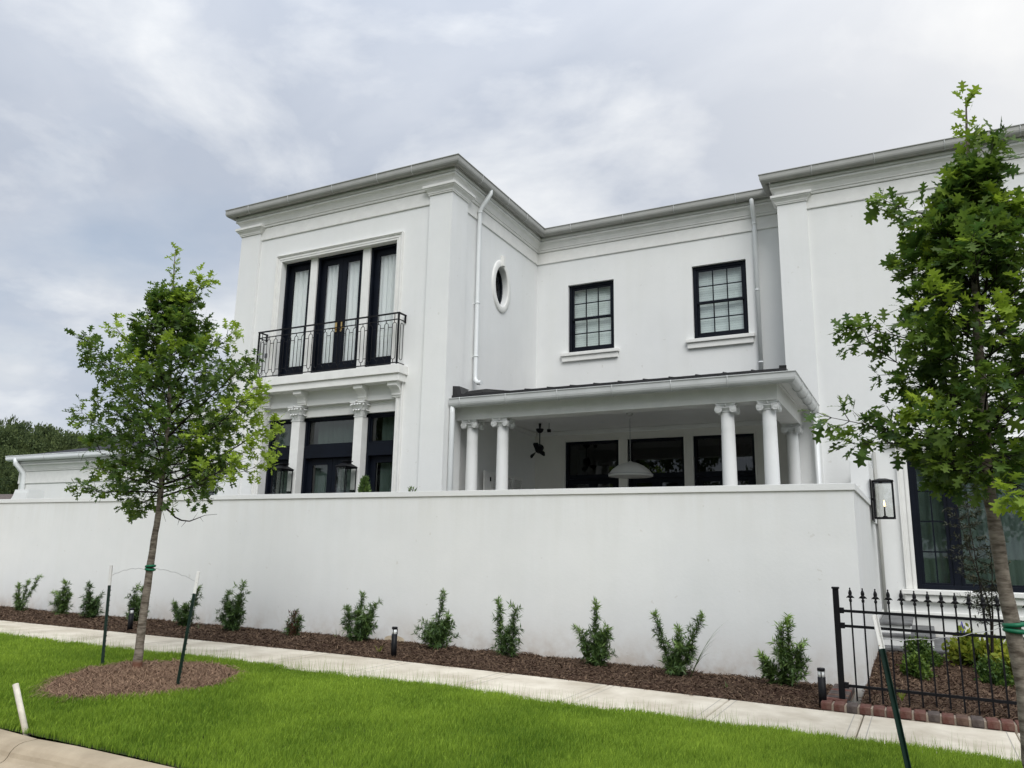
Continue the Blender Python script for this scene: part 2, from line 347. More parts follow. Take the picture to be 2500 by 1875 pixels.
class MB:
    def __init__(self): self.v = []; self.f = []; self.s = []
    def add(self, vs, fs, smooth=False):
        n = len(self.v); self.v.extend([tuple(p) for p in vs])
        self.f.extend([tuple(i + n for i in f) for f in fs]); self.s.extend([smooth] * len(fs)); return self
    def box(self, x0, x1, y0, y1, z0, z1):
        if x0 > x1: x0, x1 = x1, x0
        if y0 > y1: y0, y1 = y1, y0
        if z0 > z1: z0, z1 = z1, z0
        return self.add([(x0, y0, z0), (x1, y0, z0), (x1, y1, z0), (x0, y1, z0), (x0, y0, z1), (x1, y0, z1), (x1, y1, z1), (x0, y1, z1)],
                        [(0, 3, 2, 1), (4, 5, 6, 7), (0, 1, 5, 4), (1, 2, 6, 5), (2, 3, 7, 6), (3, 0, 4, 7)])
    def quad(self, a, b, c, d): return self.add([a, b, c, d], [(0, 1, 2, 3)])
    def tube(self, pts, r, n=8, cap=True, closed=False):
        pts = [Vector(p) for p in pts]; rs = r if isinstance(r, (list, tuple)) else [r] * len(pts)
        m = len(pts); rings = []; prev = None
        for i, p in enumerate(pts):
            if closed: t = pts[(i + 1) % m] - pts[i - 1]
            else: t = pts[min(i + 1, m - 1)] - pts[max(i - 1, 0)]
            if t.length < 1e-9: t = Vector((0, 0, 1))
            t.normalize()
            if prev is None: a = Vector((0, 0, 1)) if abs(t.z) < 0.9 else Vector((1, 0, 0)); u = t.cross(a).normalized()
            else:
                u = prev - t * prev.dot(t)
                u = u.normalized() if u.length > 1e-6 else t.orthogonal().normalized()
            prev = u; w = t.cross(u)
            rings.append([p + (u * math.cos(2 * PI * k / n) + w * math.sin(2 * PI * k / n)) * rs[i] for k in range(n)])
        vs = [v for rg in rings for v in rg]; fs = []
        for i in range(m if closed else m - 1):
            j = (i + 1) % m
            for k in range(n):
                k2 = (k + 1) % n; fs.append((i * n + k, i * n + k2, j * n + k2, j * n + k))
        b = len(self.v); self.add(vs, fs, True)
        if cap and not closed: self.f += [tuple(b + k for k in reversed(range(n))), tuple(b + (m - 1) * n + k for k in range(n))]; self.s += [False, False]
        return self
    def bar(self, a, b, w, h=None):
        """rectangular bar between two points"""
        h = h or w; a, b = Vector(a), Vector(b); t = (b - a).normalized()
        ref = Vector((0, 0, 1)) if abs(t.z) < 0.9 else Vector((0, 1, 0))
        u = t.cross(ref).normalized() * w / 2; q = u.normalized().cross(t).normalized() * h / 2
        vs = [p + su * u + sq * q for p in (a, b) for su, sq in ((-1, -1), (1, -1), (1, 1), (-1, 1))]
        return self.add(vs, [(0, 1, 2, 3), (7, 6, 5, 4), (0, 4, 5, 1), (1, 5, 6, 2), (2, 6, 7, 3), (3, 7, 4, 0)])
    def lathe(self, prof, cx, cy, n=24, cap=True):
        vs = []; fs = []
        for r, z in prof: vs += [(cx + r * math.cos(2 * PI * k / n), cy + r * math.sin(2 * PI * k / n), z) for k in range(n)]
        for i in range(len(prof) - 1):
            for k in range(n): k2 = (k + 1) % n; fs.append((i * n + k, i * n + k2, (i + 1) * n + k2, (i + 1) * n + k))
        b = len(self.v); self.add(vs, fs, True)
        if cap: self.f += [tuple(b + k for k in reversed(range(n))), tuple(b + (len(prof) - 1) * n + k for k in range(n))]; self.s += [False, False]
        return self
    def sweep(self, prof, path, capends=True):
        """profile (d outward, z) swept along a horizontal polyline, outward = right-hand side of travel"""
        P = [Vector((p[0], p[1])) for p in path]; k = len(prof); vs = []; fs = []
        for i, p in enumerate(P):
            def nrm(a, b): t = (b - a).normalized(); return Vector((t.y, -t.x))
            if i == 0: o = nrm(P[0], P[1])
            elif i == len(P) - 1: o = nrm(P[-2], P[-1])
            else:
                a, b = nrm(P[i - 1], P[i]), nrm(P[i], P[i + 1]); o = (a + b).normalized(); o = o / max(0.2, o.dot(a))
            vs += [(p.x + o.x * d, p.y + o.y * d, z) for d, z in prof]
        for i in range(len(P) - 1):
            for j in range(k - 1): a = i * k + j; fs.append((a, a + k, a + k + 1, a + 1))
        b = len(self.v); self.add(vs, fs)
        if capends: self.f += [tuple(b + j for j in range(k)), tuple(b + (len(P) - 1) * k + j for j in reversed(range(k)))]; self.s += [False, False]
        return self
    def build(self, name, m, parent=None, bevel=0.0, label=None):
        o_ = org(parent)
        me = bpy.data.meshes.new(name)
        me.from_pydata([(x - o_.x, y - o_.y, z - o_.z) for x, y, z in self.v], [], self.f)
        me.polygons.foreach_set('use_smooth', self.s)
        me.materials.append(M[m]); me.update()
        o = bpy.data.objects.new(name, me); C.objects.link(o)
        if parent is not None: o.parent = parent; ORIG[o.name] = o_.copy()
        if bevel > 0:
            md = o.modifiers.new('bevel', 'BEVEL'); md.width = bevel; md.segments = 2; md.limit_method = 'ANGLE'; md.angle_limit = math.radians(40)
        if label: o['label'] = label
        return o
def link_copy(src, offset, parent=None, rotz=None, m=None, label=None):
    c = src.copy(); C.objects.link(c); c.parent = parent if parent is not None else src.parent
    c.location = Vector(src.location) + Vector(offset)
    if rotz is not None: c.rotation_euler = (0, 0, rotz)
    if label: c['label'] = label
    return c

def npmesh(name, V, F, m, parent=None, tone=None, smooth=False, kind=None):
    """big triangle mesh from numpy arrays"""
    o_ = org(parent); V = V - np.array(o_)
    me = bpy.data.meshes.new(name)
    me.vertices.add(len(V)); me.vertices.foreach_set('co', V.astype(np.float32).ravel())
    me.loops.add(F.size); me.loops.foreach_set('vertex_index', F.astype(np.int32).ravel())
    me.polygons.add(len(F)); me.polygons.foreach_set('loop_start', np.arange(0, F.size, 3, dtype=np.int32))
    me.update(calc_edges=True)
    if smooth: me.polygons.foreach_set('use_smooth', np.ones(len(F), dtype=bool))
    if tone is not None:
        a = me.attributes.new('tone', 'FLOAT', 'POINT'); a.data.foreach_set('value', tone.astype(np.float32))
    me.materials.append(M[m]); me.validate()
    o = bpy.data.objects.new(name, me); C.objects.link(o)
    if parent is not None: o.parent = parent; ORIG[o.name] = o_.copy()
    if kind: o['kind'] = kind
    return o
def scatter(tv, tf, pos, X, Y, Z, scale, tone):
    """template tv (n,3)/tf (k,3) placed at pos with axes X,Y,Z (N,3) and scale (N,) or (N,3)"""
    N = len(pos); sc = scale if scale.ndim == 2 else scale[:, None] * np.ones((1, 3))
    V = (tv[None, :, 0, None] * sc[:, None, 0:1] * X[:, None, :] + tv[None, :, 1, None] * sc[:, None, 1:2] * Y[:, None, :]
         + tv[None, :, 2, None] * sc[:, None, 2:3] * Z[:, None, :] + pos[:, None, :]).reshape(-1, 3)
    F = (tf[None] + (np.arange(N) * len(tv))[:, None, None]).reshape(-1, 3)
    return V, F, np.repeat(tone, len(tv))
def unit(a): return a / np.maximum(np.linalg.norm(a, axis=-1, keepdims=True), 1e-9)
def frames(d, nrm):
    """Y axis along d, Z close to nrm"""
    Y = unit(d); X = unit(np.cross(Y, nrm)); Z = np.cross(X, Y); return X, Y, Z

# terrain ------------------------------------------------------------
def swz(x):   # height of the sidewalk along the street
    return np.interp(x, [-30, -7, -5.5, -3.8, -2.4, -1.0, 0.6, 3, 8], [0.13, 0.11, 0.095, 0.077, 0.052, 0.032, 0.012, -0.02, -0.07])
rng = np.random.default_rng(11)
def vnoise(x, y, s, seed=0):
    """cheap smooth value noise"""
    r = np.random.default_rng(seed); G = r.random((256, 256))
    xs, ys = np.asarray(x) / s + 100.0, np.asarray(y) / s + 100.0
    xi, yi = np.floor(xs).astype(int), np.floor(ys).astype(int); fx, fy = xs - xi, ys - yi
    fx = fx * fx * (3 - 2 * fx); fy = fy * fy * (3 - 2 * fy)
    g = lambda a, b: G[a % 256, b % 256]
    return (g(xi, yi) * (1 - fx) + g(xi + 1, yi) * fx) * (1 - fy) + (g(xi, yi + 1) * (1 - fx) + g(xi + 1, yi + 1) * fx) * fy
KY0, KY1, SWF, SWB, WY = 3.95, 4.33, 7.25, 8.46, 9.81
def lawnz(x, y):
    t = np.clip((y - KY1) / (SWF - KY1), 0, 1)
    return (1 - t) * (swz(x) - 0.19) + t * (swz(x) - 0.025) + 0.03 * np.sin(t * PI) + 0.02 * (vnoise(x, y, 0.9, 3) - 0.5)
def mulchz(x, y):
    t = np.clip((y - SWB) / (WY - SWB), 0, 1)
    return swz(x) - 0.005 + 0.05 * np.sin(t * PI) + 0.02 * t + 0.045 * (vnoise(x, y, 0.28, 5) - 0.4) * np.sin(np.clip(t * 1.2, 0, 1) * PI / 2) + 0.02 * (vnoise(x, y, 0.09, 6) - 0.5)
def heightgrid(name, x0, x1, y0, y1, nx, ny, fn, m, parent=None, mask=None):
    xs, ys = np.linspace(x0, x1, nx), np.linspace(y0, y1, ny); X, Y = np.meshgrid(xs, ys); Z = fn(X, Y)
    V = np.stack([X.ravel(), Y.ravel(), Z.ravel()], 1); i = np.arange(nx * ny).reshape(ny, nx)
    a, b, c, d = i[:-1, :-1].ravel(), i[:-1, 1:].ravel(), i[1:, 1:].ravel(), i[1:, :-1].ravel()
    F = np.concatenate([np.stack([a, b, c], 1), np.stack([a, c, d], 1)])
    if mask is not None: ctr = V[F].mean(1); F = F[mask(ctr[:, 0], ctr[:, 1])]
    return npmesh(name, V, F, m, parent, smooth=True)

# ------------------------------------------------------------------ ground, road, kerb, lawn, sidewalk
tag(MB().add([(-900, -900, -0.34), (900, -900, -0.34), (900, 900, -0.34), (-900, 900, -0.34)], [(0, 1, 2, 3)]).build('ground', 'lawnfar'), kind='structure')
tag(MB().add([(-120, -5.2, -0.27), (60, -5.2, -0.27), (60, 3.4, -0.235), (-120, 3.4, -0.235)], [(0, 1, 2, 3)]).build('road', 'asphalt'), kind='structure')
kerb = thing('kerb', (0, 4.1, -0.2), kind='structure')
kprof = [(4.33, -0.40), (4.33, -0.195), (4.315, -0.187), (4.20, -0.19), (4.165, -0.197), (4.13, -0.215), (4.10, -0.245), (4.085, -0.275),
         (4.06, -0.30), (4.0, -0.318), (3.4, -0.335), (3.4, -0.45)]
xk = -36.0
kj = [-36, -30.2, -24.3, -18.4, -12.5, -6.52, -0.6, 5.3, 11.0]
for a, b in zip(kj[:-1], kj[1:]):
    mb = MB(); a2, b2 = a + 0.006, b - 0.006; n = 12; vs = []; fs = []
    for i in range(n + 1):
        x = a2 + (b2 - a2) * i / n; z0 = float(swz(x))
        pinch = 0.012 if i in (0, n) else 0.0
        for j, (y, z) in enumerate(kprof): vs.append((x, y, z + z0 - (pinch if 0 < j < len(kprof) - 1 else 0)))
    k = len(kprof)
    for i in range(n):
        for j in range(k - 1): q = i * k + j; fs.append((q, q + 1, q + k + 1, q + k))
    fs += [tuple(range(k)), tuple(n * k + j for j in reversed(range(k)))]
    mb.add(vs, fs, False); mb.build('kerb_section', 'kerb', kerb)
tag(heightgrid('lawn', -36, 12, KY1 + 0.003, SWF - 0.003, 400, 40, lawnz, 'soil'), kind='structure')
tag(heightgrid('mulch_bed', -36, -0.96, SWB + 0.003, WY + 0.12, 900, 36, mulchz, 'mulch'), kind='structure')

sidewalk = thing('sidewalk', (0, SWB, 0), kind='structure')
joints = [-4.743, -3.848, -2.935, -2.106, -1.229, -0.396, 0.409]
jx = [-7.02, -5.76, -4.37, -3.13, -1.84, -0.60, 0.61, 1.86, 3.1, 4.4, 5.7]
x = -7.02
while x > -34: x -= 1.27; jx.insert(0, x)
def slab(a, b):
    n = 6; vs = []; fs = []; g = 0.005
    ys = [SWF - 0.02, SWF + 0.012, SWB - 0.012, SWB]; dz = [-0.012, 0, 0, -0.012]
    xs = [a + g, a + g + 0.008] + [a + (b - a) * i / n for i in range(1, n)] + [b - g - 0.008, b - g]
    for i, x in enumerate(xs):
        e = -0.010 if i in (0, len(xs) - 1) else 0
        for y, d in zip(ys, dz): vs.append((x, y, float(swz(x)) + min(e, d) if (e or d) else float(swz(x))))
        vs.append((x, ys[-1], float(swz(x)) - 0.14)); vs.append((x, ys[0], float(swz(x)) - 0.14))
    k = 6
    for i in range(len(xs) - 1):
        for j in range(k): j2 = (j + 1) % k; fs.append((i * k + j, (i + 1) * k + j, (i + 1) * k + j2, i * k + j2))
    fs += [tuple(range(k - 1, -1, -1)), tuple((len(xs) - 1) * k + j for j in range(k))]
    MB().add(vs, fs).build('slab', 'concrete', sidewalk)
    # shallow tooled margins either side of the joint
    for xx in (a + 0.075, b - 0.075):
        z = float(swz(xx)) + 0.0012
        MB().add([(xx - 0.004, SWF, z), (xx + 0.004, SWF, z), (xx + 0.004, SWB - 0.01, z), (xx - 0.004, SWB - 0.01, z)], [(0, 1, 2, 3)]).build('tooled_line', 'jointline', sidewalk)
for a, b in zip(jx[:-1], jx[1:]): slab(a, b)

# ------------------------------------------------------------------ the house
house = thing('house', (-5, 14, 0.0), 'large white stucco two storey house with navy windows, behind the garden wall', 'house')
XL0, XL1, YL, YM, YR, XR = -12.44, -7.25, 11.41, 15.15, 14.54, -1.86
ZE = 8.30
def holes_wall(mb, u0, u1, z0, z1, holes, front, depth, axis='x', thick=0.3):
    """wall sheet with rectangular openings and their reveals. axis 'x': spans x at y=front, reveals go to +y."""
    us = sorted({u0, u1, *[h[0] for h in holes], *[h[1] for h in holes]}); zs = sorted({z0, z1, *[h[2] for h in holes], *[h[3] for h in holes]})
    P = (lambda u, d, z: (u, front + d, z)) if axis == 'x' else (lambda u, d, z: (front - d, u, z))
    for i in range(len(us) - 1):
        for j in range(len(zs) - 1):
            um, zm = (us[i] + us[i + 1]) / 2, (zs[j] + zs[j + 1]) / 2
            if any(h[0] < um < h[1] and h[2] < zm < h[3] for h in holes): continue
            mb.quad(P(us[i], 0, zs[j]), P(us[i + 1], 0, zs[j]), P(us[i + 1], 0, zs[j + 1]), P(us[i], 0, zs[j + 1]))
    for a, b, c, d in holes:
        t = thick
        mb.quad(P(a, 0, c), P(a, 0, d), P(a, t, d), P(a, t, c)); mb.quad(P(b, 0, c), P(b, t, c), P(b, t, d), P(b, 0, d))
        mb.quad(P(a, 0, d), P(b, 0, d), P(b, t, d), P(a, t, d)); mb.quad(P(a, 0, c), P(a, t, c), P(b, t, c), P(b, 0, c))
    return mb
UP = (-11.30, -8.41, 4.66, 7.20)
LOW = (-11.45, -8.26, 0.3, 4.12)
mb = MB()
holes_wall(mb, XL0, XL1, -0.3, ZE, [UP, LOW], YL, 0.3)
mb.build('front_wall', 'stucco', house)
mb = MB(); mb.quad((XL0, YL, -0.3), (XL0, YL, ZE), (XL0, 20, ZE), (XL0, 20, -0.3)); mb.build('end_wall', 'stucco', house)
# side wall with the oval opening
OC, OZ, OA, OB = 13.43, 6.74, 0.275, 0.42
mb = MB(); n = 40
y0, y1, z0, z1 = OC - 0.6, OC + 0.6, OZ - 0.8, OZ + 0.8
def P2(y, z, d=0): return (XL1 - d, y, z)
ov = [(OC + OA * math.cos(2 * PI * k / n), OZ + OB * math.sin(2 * PI * k / n)) for k in range(n)]
def sq(k):
    c, s = math.cos(2 * PI * k / n), math.sin(2 * PI * k / n); f = 1 / max(abs(c), abs(s)); return (OC + 0.6 * c * f, OZ + 0.8 * s * f)
for k in range(n):
    k2 = (k + 1) % n; a, b, c, d = ov[k], ov[k2], sq(k2), sq(k)
    mb.quad(P2(*a), P2(*d), P2(*c), P2(*b)); mb.quad(P2(*a), P2(*b), P2(*b, 0.2), P2(*a, 0.2))
for (ya, yb, za, zb) in ((YL, y0, -0.3, ZE), (y1, YM, -0.3, ZE), (y0, y1, -0.3, z0), (y0, y1, z1, ZE)):
    mb.quad(P2(ya, za), P2(yb, za), P2(yb, zb), P2(ya, zb))
mb.build('side_wall', 'stucco', house)
W1 = (-6.49, -5.43, 5.65, 7.20); W2 = (-3.74, -2.66, 5.67, 7.22)
PD = [(-6.55, -5.35), (-5.17, -4.0), (-3.82, -2.65)]
mb = MB(); holes_wall(mb, XL1, XR, 4.0, ZE, [W1, W2], YM, 0.3); mb.build('rear_court_wall', 'stucco', house)
mb = MB(); holes_wall(mb, XL1, XR, -0.3, 4.0, [(a, b, 0.3, 3.72) for a, b in PD], YM, 0.3); mb.build('porch_back_wall', 'porchwall', house)
mb = MB(); mb.quad((XR, YR, -0.3), (XR, YR, ZE), (XR, YM, ZE), (XR, YM, -0.3)); mb.build('wing_return_wall', 'stucco', house)
WW = (-0.10, 2.44, 0.97, 3.15); WU = (0.46, 1.60, 5.70, 7.24); WU2 = (4.6, 5.74, 5.70, 7.24)
mb = MB(); holes_wall(mb, XR, 8.0, -0.4, ZE, [WW, WU, WU2], YR, 0.3); mb.build('wing_wall', 'stucco', house)
mb = MB(); mb.quad((8, YR, -0.4), (8, 24, -0.4), (8, 24, ZE), (8, YR, ZE)); mb.quad((XL0, 24, -0.4), (XL0, 24, ZE), (8, 24, ZE), (8, 24, -0.4))
mb.quad((XL0, 20, -0.4), (XL0, 24, -0.4), (XL0, 24, ZE), (XL0, 20, ZE)); mb.build('back_walls', 'stucco', house)
mb = MB(); mb.add([(XL0, YL, ZE + 0.04), (XL1, YL, ZE + 0.04), (XL1, YM, ZE + 0.04), (XR, YM, ZE + 0.04), (XR, YR, ZE + 0.04), (8, YR, ZE + 0.04), (8, 24, ZE + 0.04), (XL0, 24, ZE + 0.04)], [tuple(range(8))])
mb.build('flat_roof', 'roofmetal', house)
# interior floors and dark back partitions so rooms read as rooms
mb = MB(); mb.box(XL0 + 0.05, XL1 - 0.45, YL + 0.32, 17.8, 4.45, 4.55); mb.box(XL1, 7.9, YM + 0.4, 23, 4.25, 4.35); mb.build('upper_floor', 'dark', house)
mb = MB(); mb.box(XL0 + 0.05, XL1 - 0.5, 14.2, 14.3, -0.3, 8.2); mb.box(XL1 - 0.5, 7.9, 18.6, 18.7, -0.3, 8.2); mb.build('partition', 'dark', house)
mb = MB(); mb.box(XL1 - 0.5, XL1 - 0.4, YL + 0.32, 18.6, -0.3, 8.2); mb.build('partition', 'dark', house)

eave = [(XL0, 20), (XL0, YL), (XL1, YL), (XL1, YM), (XR, YM), (XR, YR), (8.0, YR)]
def corn(dz=0.0, low=7.78):
    return [(0.0, low), (0.022, low), (0.026, low + 0.012), (0.026, 8.040 + dz), (0.014, 8.042 + dz), (0.014, 8.052 + dz), (0.045, 8.054 + dz), (0.052, 8.075 + dz), (0.052, 8.098 + dz), (0.070, 8.104 + dz), (0.072, 8.122 + dz),
            (0.085, 8.150 + dz), (0.105, 8.19 + dz), (0.135, 8.222 + dz), (0.160, 8.235 + dz), (0.160, 8.268 + dz), (0.138, 8.270 + dz), (0.138, 8.284 + dz), (0.168, 8.288 + dz), (0.170, 8.335 + dz), (0.125, 8.338 + dz), (0.125, 8.385 + dz), (0.178, 8.42 + dz), (0.0, 8.42 + dz)]
mb = MB(); mb.sweep(corn(), eave); mb.build('cornice', 'trim', house)
def gut(dz=0.0, d0=0.18, h=0.16):
    pr = [(d0, 8.5 - 0.02 + dz)]
    for k in range(9):
        a = PI + PI * k / 8 * 0.98
        pr.append((d0 + 0.072 + 0.070 * math.cos(a), 8.5 - 0.085 + dz + 0.078 * math.sin(a)))
    pr += [(d0 + 0.142, 8.482 + dz), (d0 + 0.155, 8.488 + dz), (d0 + 0.155, 8.50 + dz), (d0 + 0.142, 8.504 + dz), (d0 + 0.133, 8.495 + dz), (d0 + 0.133, 8.43 + dz), (d0 + 0.01, 8.43 + dz)]
    return pr
mb = MB(); mb.sweep(gut(), eave)
gutter = mb.build('eave_gutter', 'gutter', house)
def straps(lst, dz, parent, d0=0.18):
    for (x, y, nx, ny) in lst:
        mb = MB(); pts = []
        for k in range(10):
            a = PI * 1.02 + PI * k / 9 * 0.98; d = d0 + 0.072 + 0.075 * math.cos(a); z = 8.5 - 0.085 + dz + 0.083 * math.sin(a)
            pts.append((x + nx * d, y + ny * d, z))
        pts.append((x + nx * (d0 + 0.15), y + ny * (d0 + 0.15), 8.5 + dz + 0.004))
        mb.tube(pts, 0.006, 5); mb.build('gutter_strap', 'gutterporch', parent)
st = [(x, YL, 0, -1) for x in (-12.1, -11.0, -9.85, -8.75, -7.95)] + [(-7.25, y, 1, 0) for y in (12.0, 13.1, 13.95)] + [(-6.3, YM, 0, -1), (-5.1, YM, 0, -1), (-4.0, YM, 0, -1), (-2.75, YM, 0, -1)] + [(x, YR, 0, -1) for x in (-1.25, -0.2, 0.9, 2.0)]
straps(st, 0.0, gutter)

# pilasters with moulded caps
def pilaster(path, label=None):
    base = [(0, -0.3), (0, 7.935)]
    mb = MB(); mb.sweep([(0, -0.3), (0.0, 7.95)], path, capends=False); p = mb.build('pilaster', 'stucco', house)
    cap = [(0.0, 7.93), (0.022, 7.932), (0.024, 7.955), (0.034, 7.958), (0.036, 7.978), (0.050, 8.0), (0.078, 8.026), (0.084, 8.03), (0.084, 8.05), (0.104, 8.053), (0.106, 8.10), (0.0, 8.10)]
    mb = MB(); mb.sweep(cap, path); mb.build('pilaster_cap', 'trim', p)
pilaster([(XL0 - 0.05, 11.95), (XL0 - 0.05, YL - 0.06), (-11.95, YL - 0.06), (-11.95, YL + 0.01)])
pilaster([(-7.68, YL + 0.01), (-7.68, YL - 0.06), (XL1 + 0.06, YL - 0.06), (XL1 + 0.06, 11.92), (XL1 - 0.01, 11.92)])
pilaster([(XR - 0.01, 14.75), (XR - 0.06, 14.75), (XR - 0.06, YR - 0.06), (-1.40, YR - 0.06), (-1.40, YR + 0.01)])

# ---- window building blocks
def pane(x0, x1, y, z0, z1, parent, m='glass'):
    return MB().box(x0, x1, y, y + 0.006, z0, z1).build('pane', m, parent)
def frame_rect(x0, x1, z0, z1, w, y0, y1, parent, name='frame', m='navy', bottom=None, left=None, rightw=None, bevel=0.004):
    b = bottom if bottom is not None else w; l_ = left if left is not None else w; r_ = rightw if rightw is not None else w
    mb = MB(); mb.box(x0, x0 + l_, y0, y1, z0, z1); mb.box(x1 - r_, x1, y0, y1, z0, z1)
    mb.box(x0 + l_, x1 - r_, y0, y1, z1 - w, z1); mb.box(x0 + l_, x1 - r_, y0, y1, z0, z0 + b)
    return mb.build(name, m, parent, bevel=bevel)
def curtain(x0, x1, y, z0, z1, label, amp=0.035, wl_=0.11, m='curtain', seed=0, gather=0.0, group='curtains behind the house windows'):
    r = random.Random(seed); n = max(30, int((x1 - x0) / 0.011)); vs = []; fs = []; ph = r.random() * 6
    rows = 10
    for j in range(rows + 1):
        z = z0 + (z1 - z0) * j / rows
        for i in range(n + 1):
            x = x0 + (x1 - x0) * i / n
            t = (x - x0) / wl_ * 2 * PI + ph + 0.35 * math.sin(j * 0.5 + x * 3)
            a = amp * (0.65 + 0.35 * math.sin(x * 7.3 + ph))
            vs.append((x + gather * (1 - j / rows) * (x0 - x), y + a * math.sin(t) + 0.3 * a * math.sin(2.3 * t + 1), z))
    for j in range(rows):
        for i in range(n): q = j * (n + 1) + i; fs.append((q, q + 1, q + n + 2, q + n + 1))
    o = MB().add(vs, fs, True).build('curtain', m)
    return tag(o, label, 'curtain', group)

# upper french doors on the balcony ---------------------------------
YD = 11.52
def leaf(x0, x1, z0, z1, y, parent, stile=0.105, bot=0.30, top=0.115, gm='glass'):
    lf = frame_rect(x0, x1, z0, z1, top, y, y + 0.05, parent, name='leaf', bottom=bot, left=stile, rightw=stile)
    pane(x0 + stile, x1 - stile, y + 0.02, z0 + bot, z1 - top, parent, gm)
    return lf
surr = MB(); tr = 0.135
prof_t = [(0.0, 0.0), (0.045, 0.0), (0.045, 0.028), (0.03, 0.04), (0.028, 0.085), (0.05, 0.1), (0.055, 0.135), (0.0, 0.135)]
def surround(x0, x1, z0, z1, y, w, name='window_surround', parent=house, sides=True, head=True):
    """moulded architrave round an opening, jambs butted under the head"""
    mb = MB()
    steps = [(0.0, 0.30, 0.030), (0.30, 0.36, 0.040), (0.36, 0.74, 0.026), (0.74, 0.86, 0.046), (0.86, 1.0, 0.058)]
    for a, b, d in steps:
        if sides:
            mb.box(x0 - w * b, x0 - w * a, y - d, y, z0, z1 + w * a - 0.0); mb.box(x1 + w * a, x1 + w * b, y - d, y, z0, z1 + w * a)
        if head: mb.box(x0 - w * b, x1 + w * b, y - d, y, z1 + w * a, z1 + w * b)
    return mb.build(name, 'trim', parent, bevel=0.006)
surround(-11.30, -8.41, 4.70, 7.20, YL, 0.14)
for (a, b) in ((-10.61, -10.44), (-9.29, -9.11)):
    MB().box(a, b, YL + 0.075, YL + 0.29, 4.66, 7.199).build('mullion_post', 'trim', house, bevel=0.006)
def fdoor(x0, x1, leaves, name='balcony_door', z0=4.662, z1=7.199, y=YD, label=None):
    fr = MB(); w = 0.045
    fr.box(x0, x0 + w, y, y + 0.14, z0, z1); fr.box(x1 - w, x1, y, y + 0.14, z0, z1); fr.box(x0 + w, x1 - w, y, y + 0.14, z1 - w, z1); fr.box(x0 + w, x1 - w, y, y + 0.14, z0, z0 + 0.03)
    d = fr.build(name, 'navy', house, bevel=0.004, label=label)
    xs = np.linspace(x0 + w, x1 - w, leaves + 1)
    for i in range(leaves): leaf(xs[i] + 0.003, xs[i + 1] - 0.003, z0 + 0.033, z1 - w - 0.003, y + 0.075, d)
    return d
fdoor(-11.30, -10.612, 1); dmid = fdoor(-10.438, -9.292, 2, label='wider double door with brass handles'); fdoor(-9.108, -8.41, 1)
for sx in (-1, 1):
    xc = -9.865 + sx * 0.065; mb = MB(); mb.box(xc - 0.02, xc + 0.02, 11.578, 11.593, 5.60, 5.82)
    mb.tube([(xc, 11.58, 5.66), (xc, 11.53, 5.66), (xc + sx * 0.03, 11.52, 5.66), (xc + sx * 0.12, 11.52, 5.655)], 0.011, 8)
    mb.build('door_handle', 'brass', dmid)
curtain(-11.2, -10.65, 11.675, 4.7, 7.15, 'white sheer curtain behind the left balcony door', seed=1, group='curtains upstairs behind the balcony doors')
curtain(-10.36, -9.36, 11.675, 4.7, 7.15, 'white sheer curtain behind the brass handled middle balcony door', seed=2, group='curtains upstairs behind the balcony doors')
curtain(-9.05, -8.30, 11.675, 4.7, 7.15, 'white sheer curtain behind the right balcony door', seed=3, group='curtains upstairs behind the balcony doors')
MB().box(-11.585, -11.525, YL - 0.015, YL, 5.19, 5.28).build('outlet_cover', 'outlet', house)

# balcony slab, corbels
bal = MB(); bal.box(-11.66, -8.04, 11.13, YL, 4.53, 4.69); balo = bal.build('balcony_slab', 'trim', house, bevel=0.006)
MB().box(-11.63, -8.07, 11.165, YL, 4.395, 4.529).build('slab_moulding', 'trim', balo, bevel=0.006)
def corbel(xc, w=0.2):
    pr = [(0, 4.13), (0.045, 4.13), (0.05, 4.145), (0.05, 4.165), (0.066, 4.168), (0.066, 4.19), (0.06, 4.2), (0.075, 4.24), (0.11, 4.285), (0.16, 4.31), (0.2, 4.325), (0.2, 4.394), (0, 4.394)]
    n = len(pr); vs = [(xc - w / 2, YL - d, z) for d, z in pr] + [(xc + w / 2, YL - d, z) for d, z in pr]
    fs = [tuple(reversed(range(n))), tuple(range(n, 2 * n))] + [(i, (i + 1) % n, (i + 1) % n + n, i + n) for i in range(n)]
    MB().add(vs, fs).build('corbel', 'trim', house, bevel=0.004)
for xc in (-11.40, -10.47, -9.01, -8.24): corbel(xc)
# railing
rail = thing('balcony_railing', (-9.85, 11.19, 4.7), 'black wrought iron railing with oval loops in front of the balcony doors', 'railing')
RX0, RX1, RY = -11.56, -8.14, 11.19
mb = MB(); mb.bar((RX0 - 0.02, RY, 5.665), (RX1 + 0.02, RY, 5.665), 0.035, 0.022); mb.bar((RX0, RY, 5.665), (RX0, YL, 5.665), 0.035, 0.022); mb.bar((RX1, RY, 5.665), (RX1, YL, 5.665), 0.035, 0.022); mb.build('top_rail', 'black', rail)
for z, nm in ((5.545, 'middle_rail'), (4.735, 'bottom_rail')):
    mb = MB(); mb.bar((RX0, RY, z), (RX1, RY, z), 0.016); mb.bar((RX0, RY, z), (RX0, YL, z), 0.016); mb.bar((RX1, RY, z), (RX1, YL, z), 0.016); mb.build(nm, 'black', rail)
for x_ in (RX0, RX1):
    MB().box(x_ - 0.014, x_ + 0.014, RY - 0.014, RY + 0.014, 4.69, 5.66).build('post', 'black', rail)
    MB().box(x_ - 0.012, x_ + 0.012, YL - 0.03, YL, 5.52, 5.68).build('wall_bracket', 'black', rail)
N_OV = 19; sp = (RX1 - RX0) / N_OV
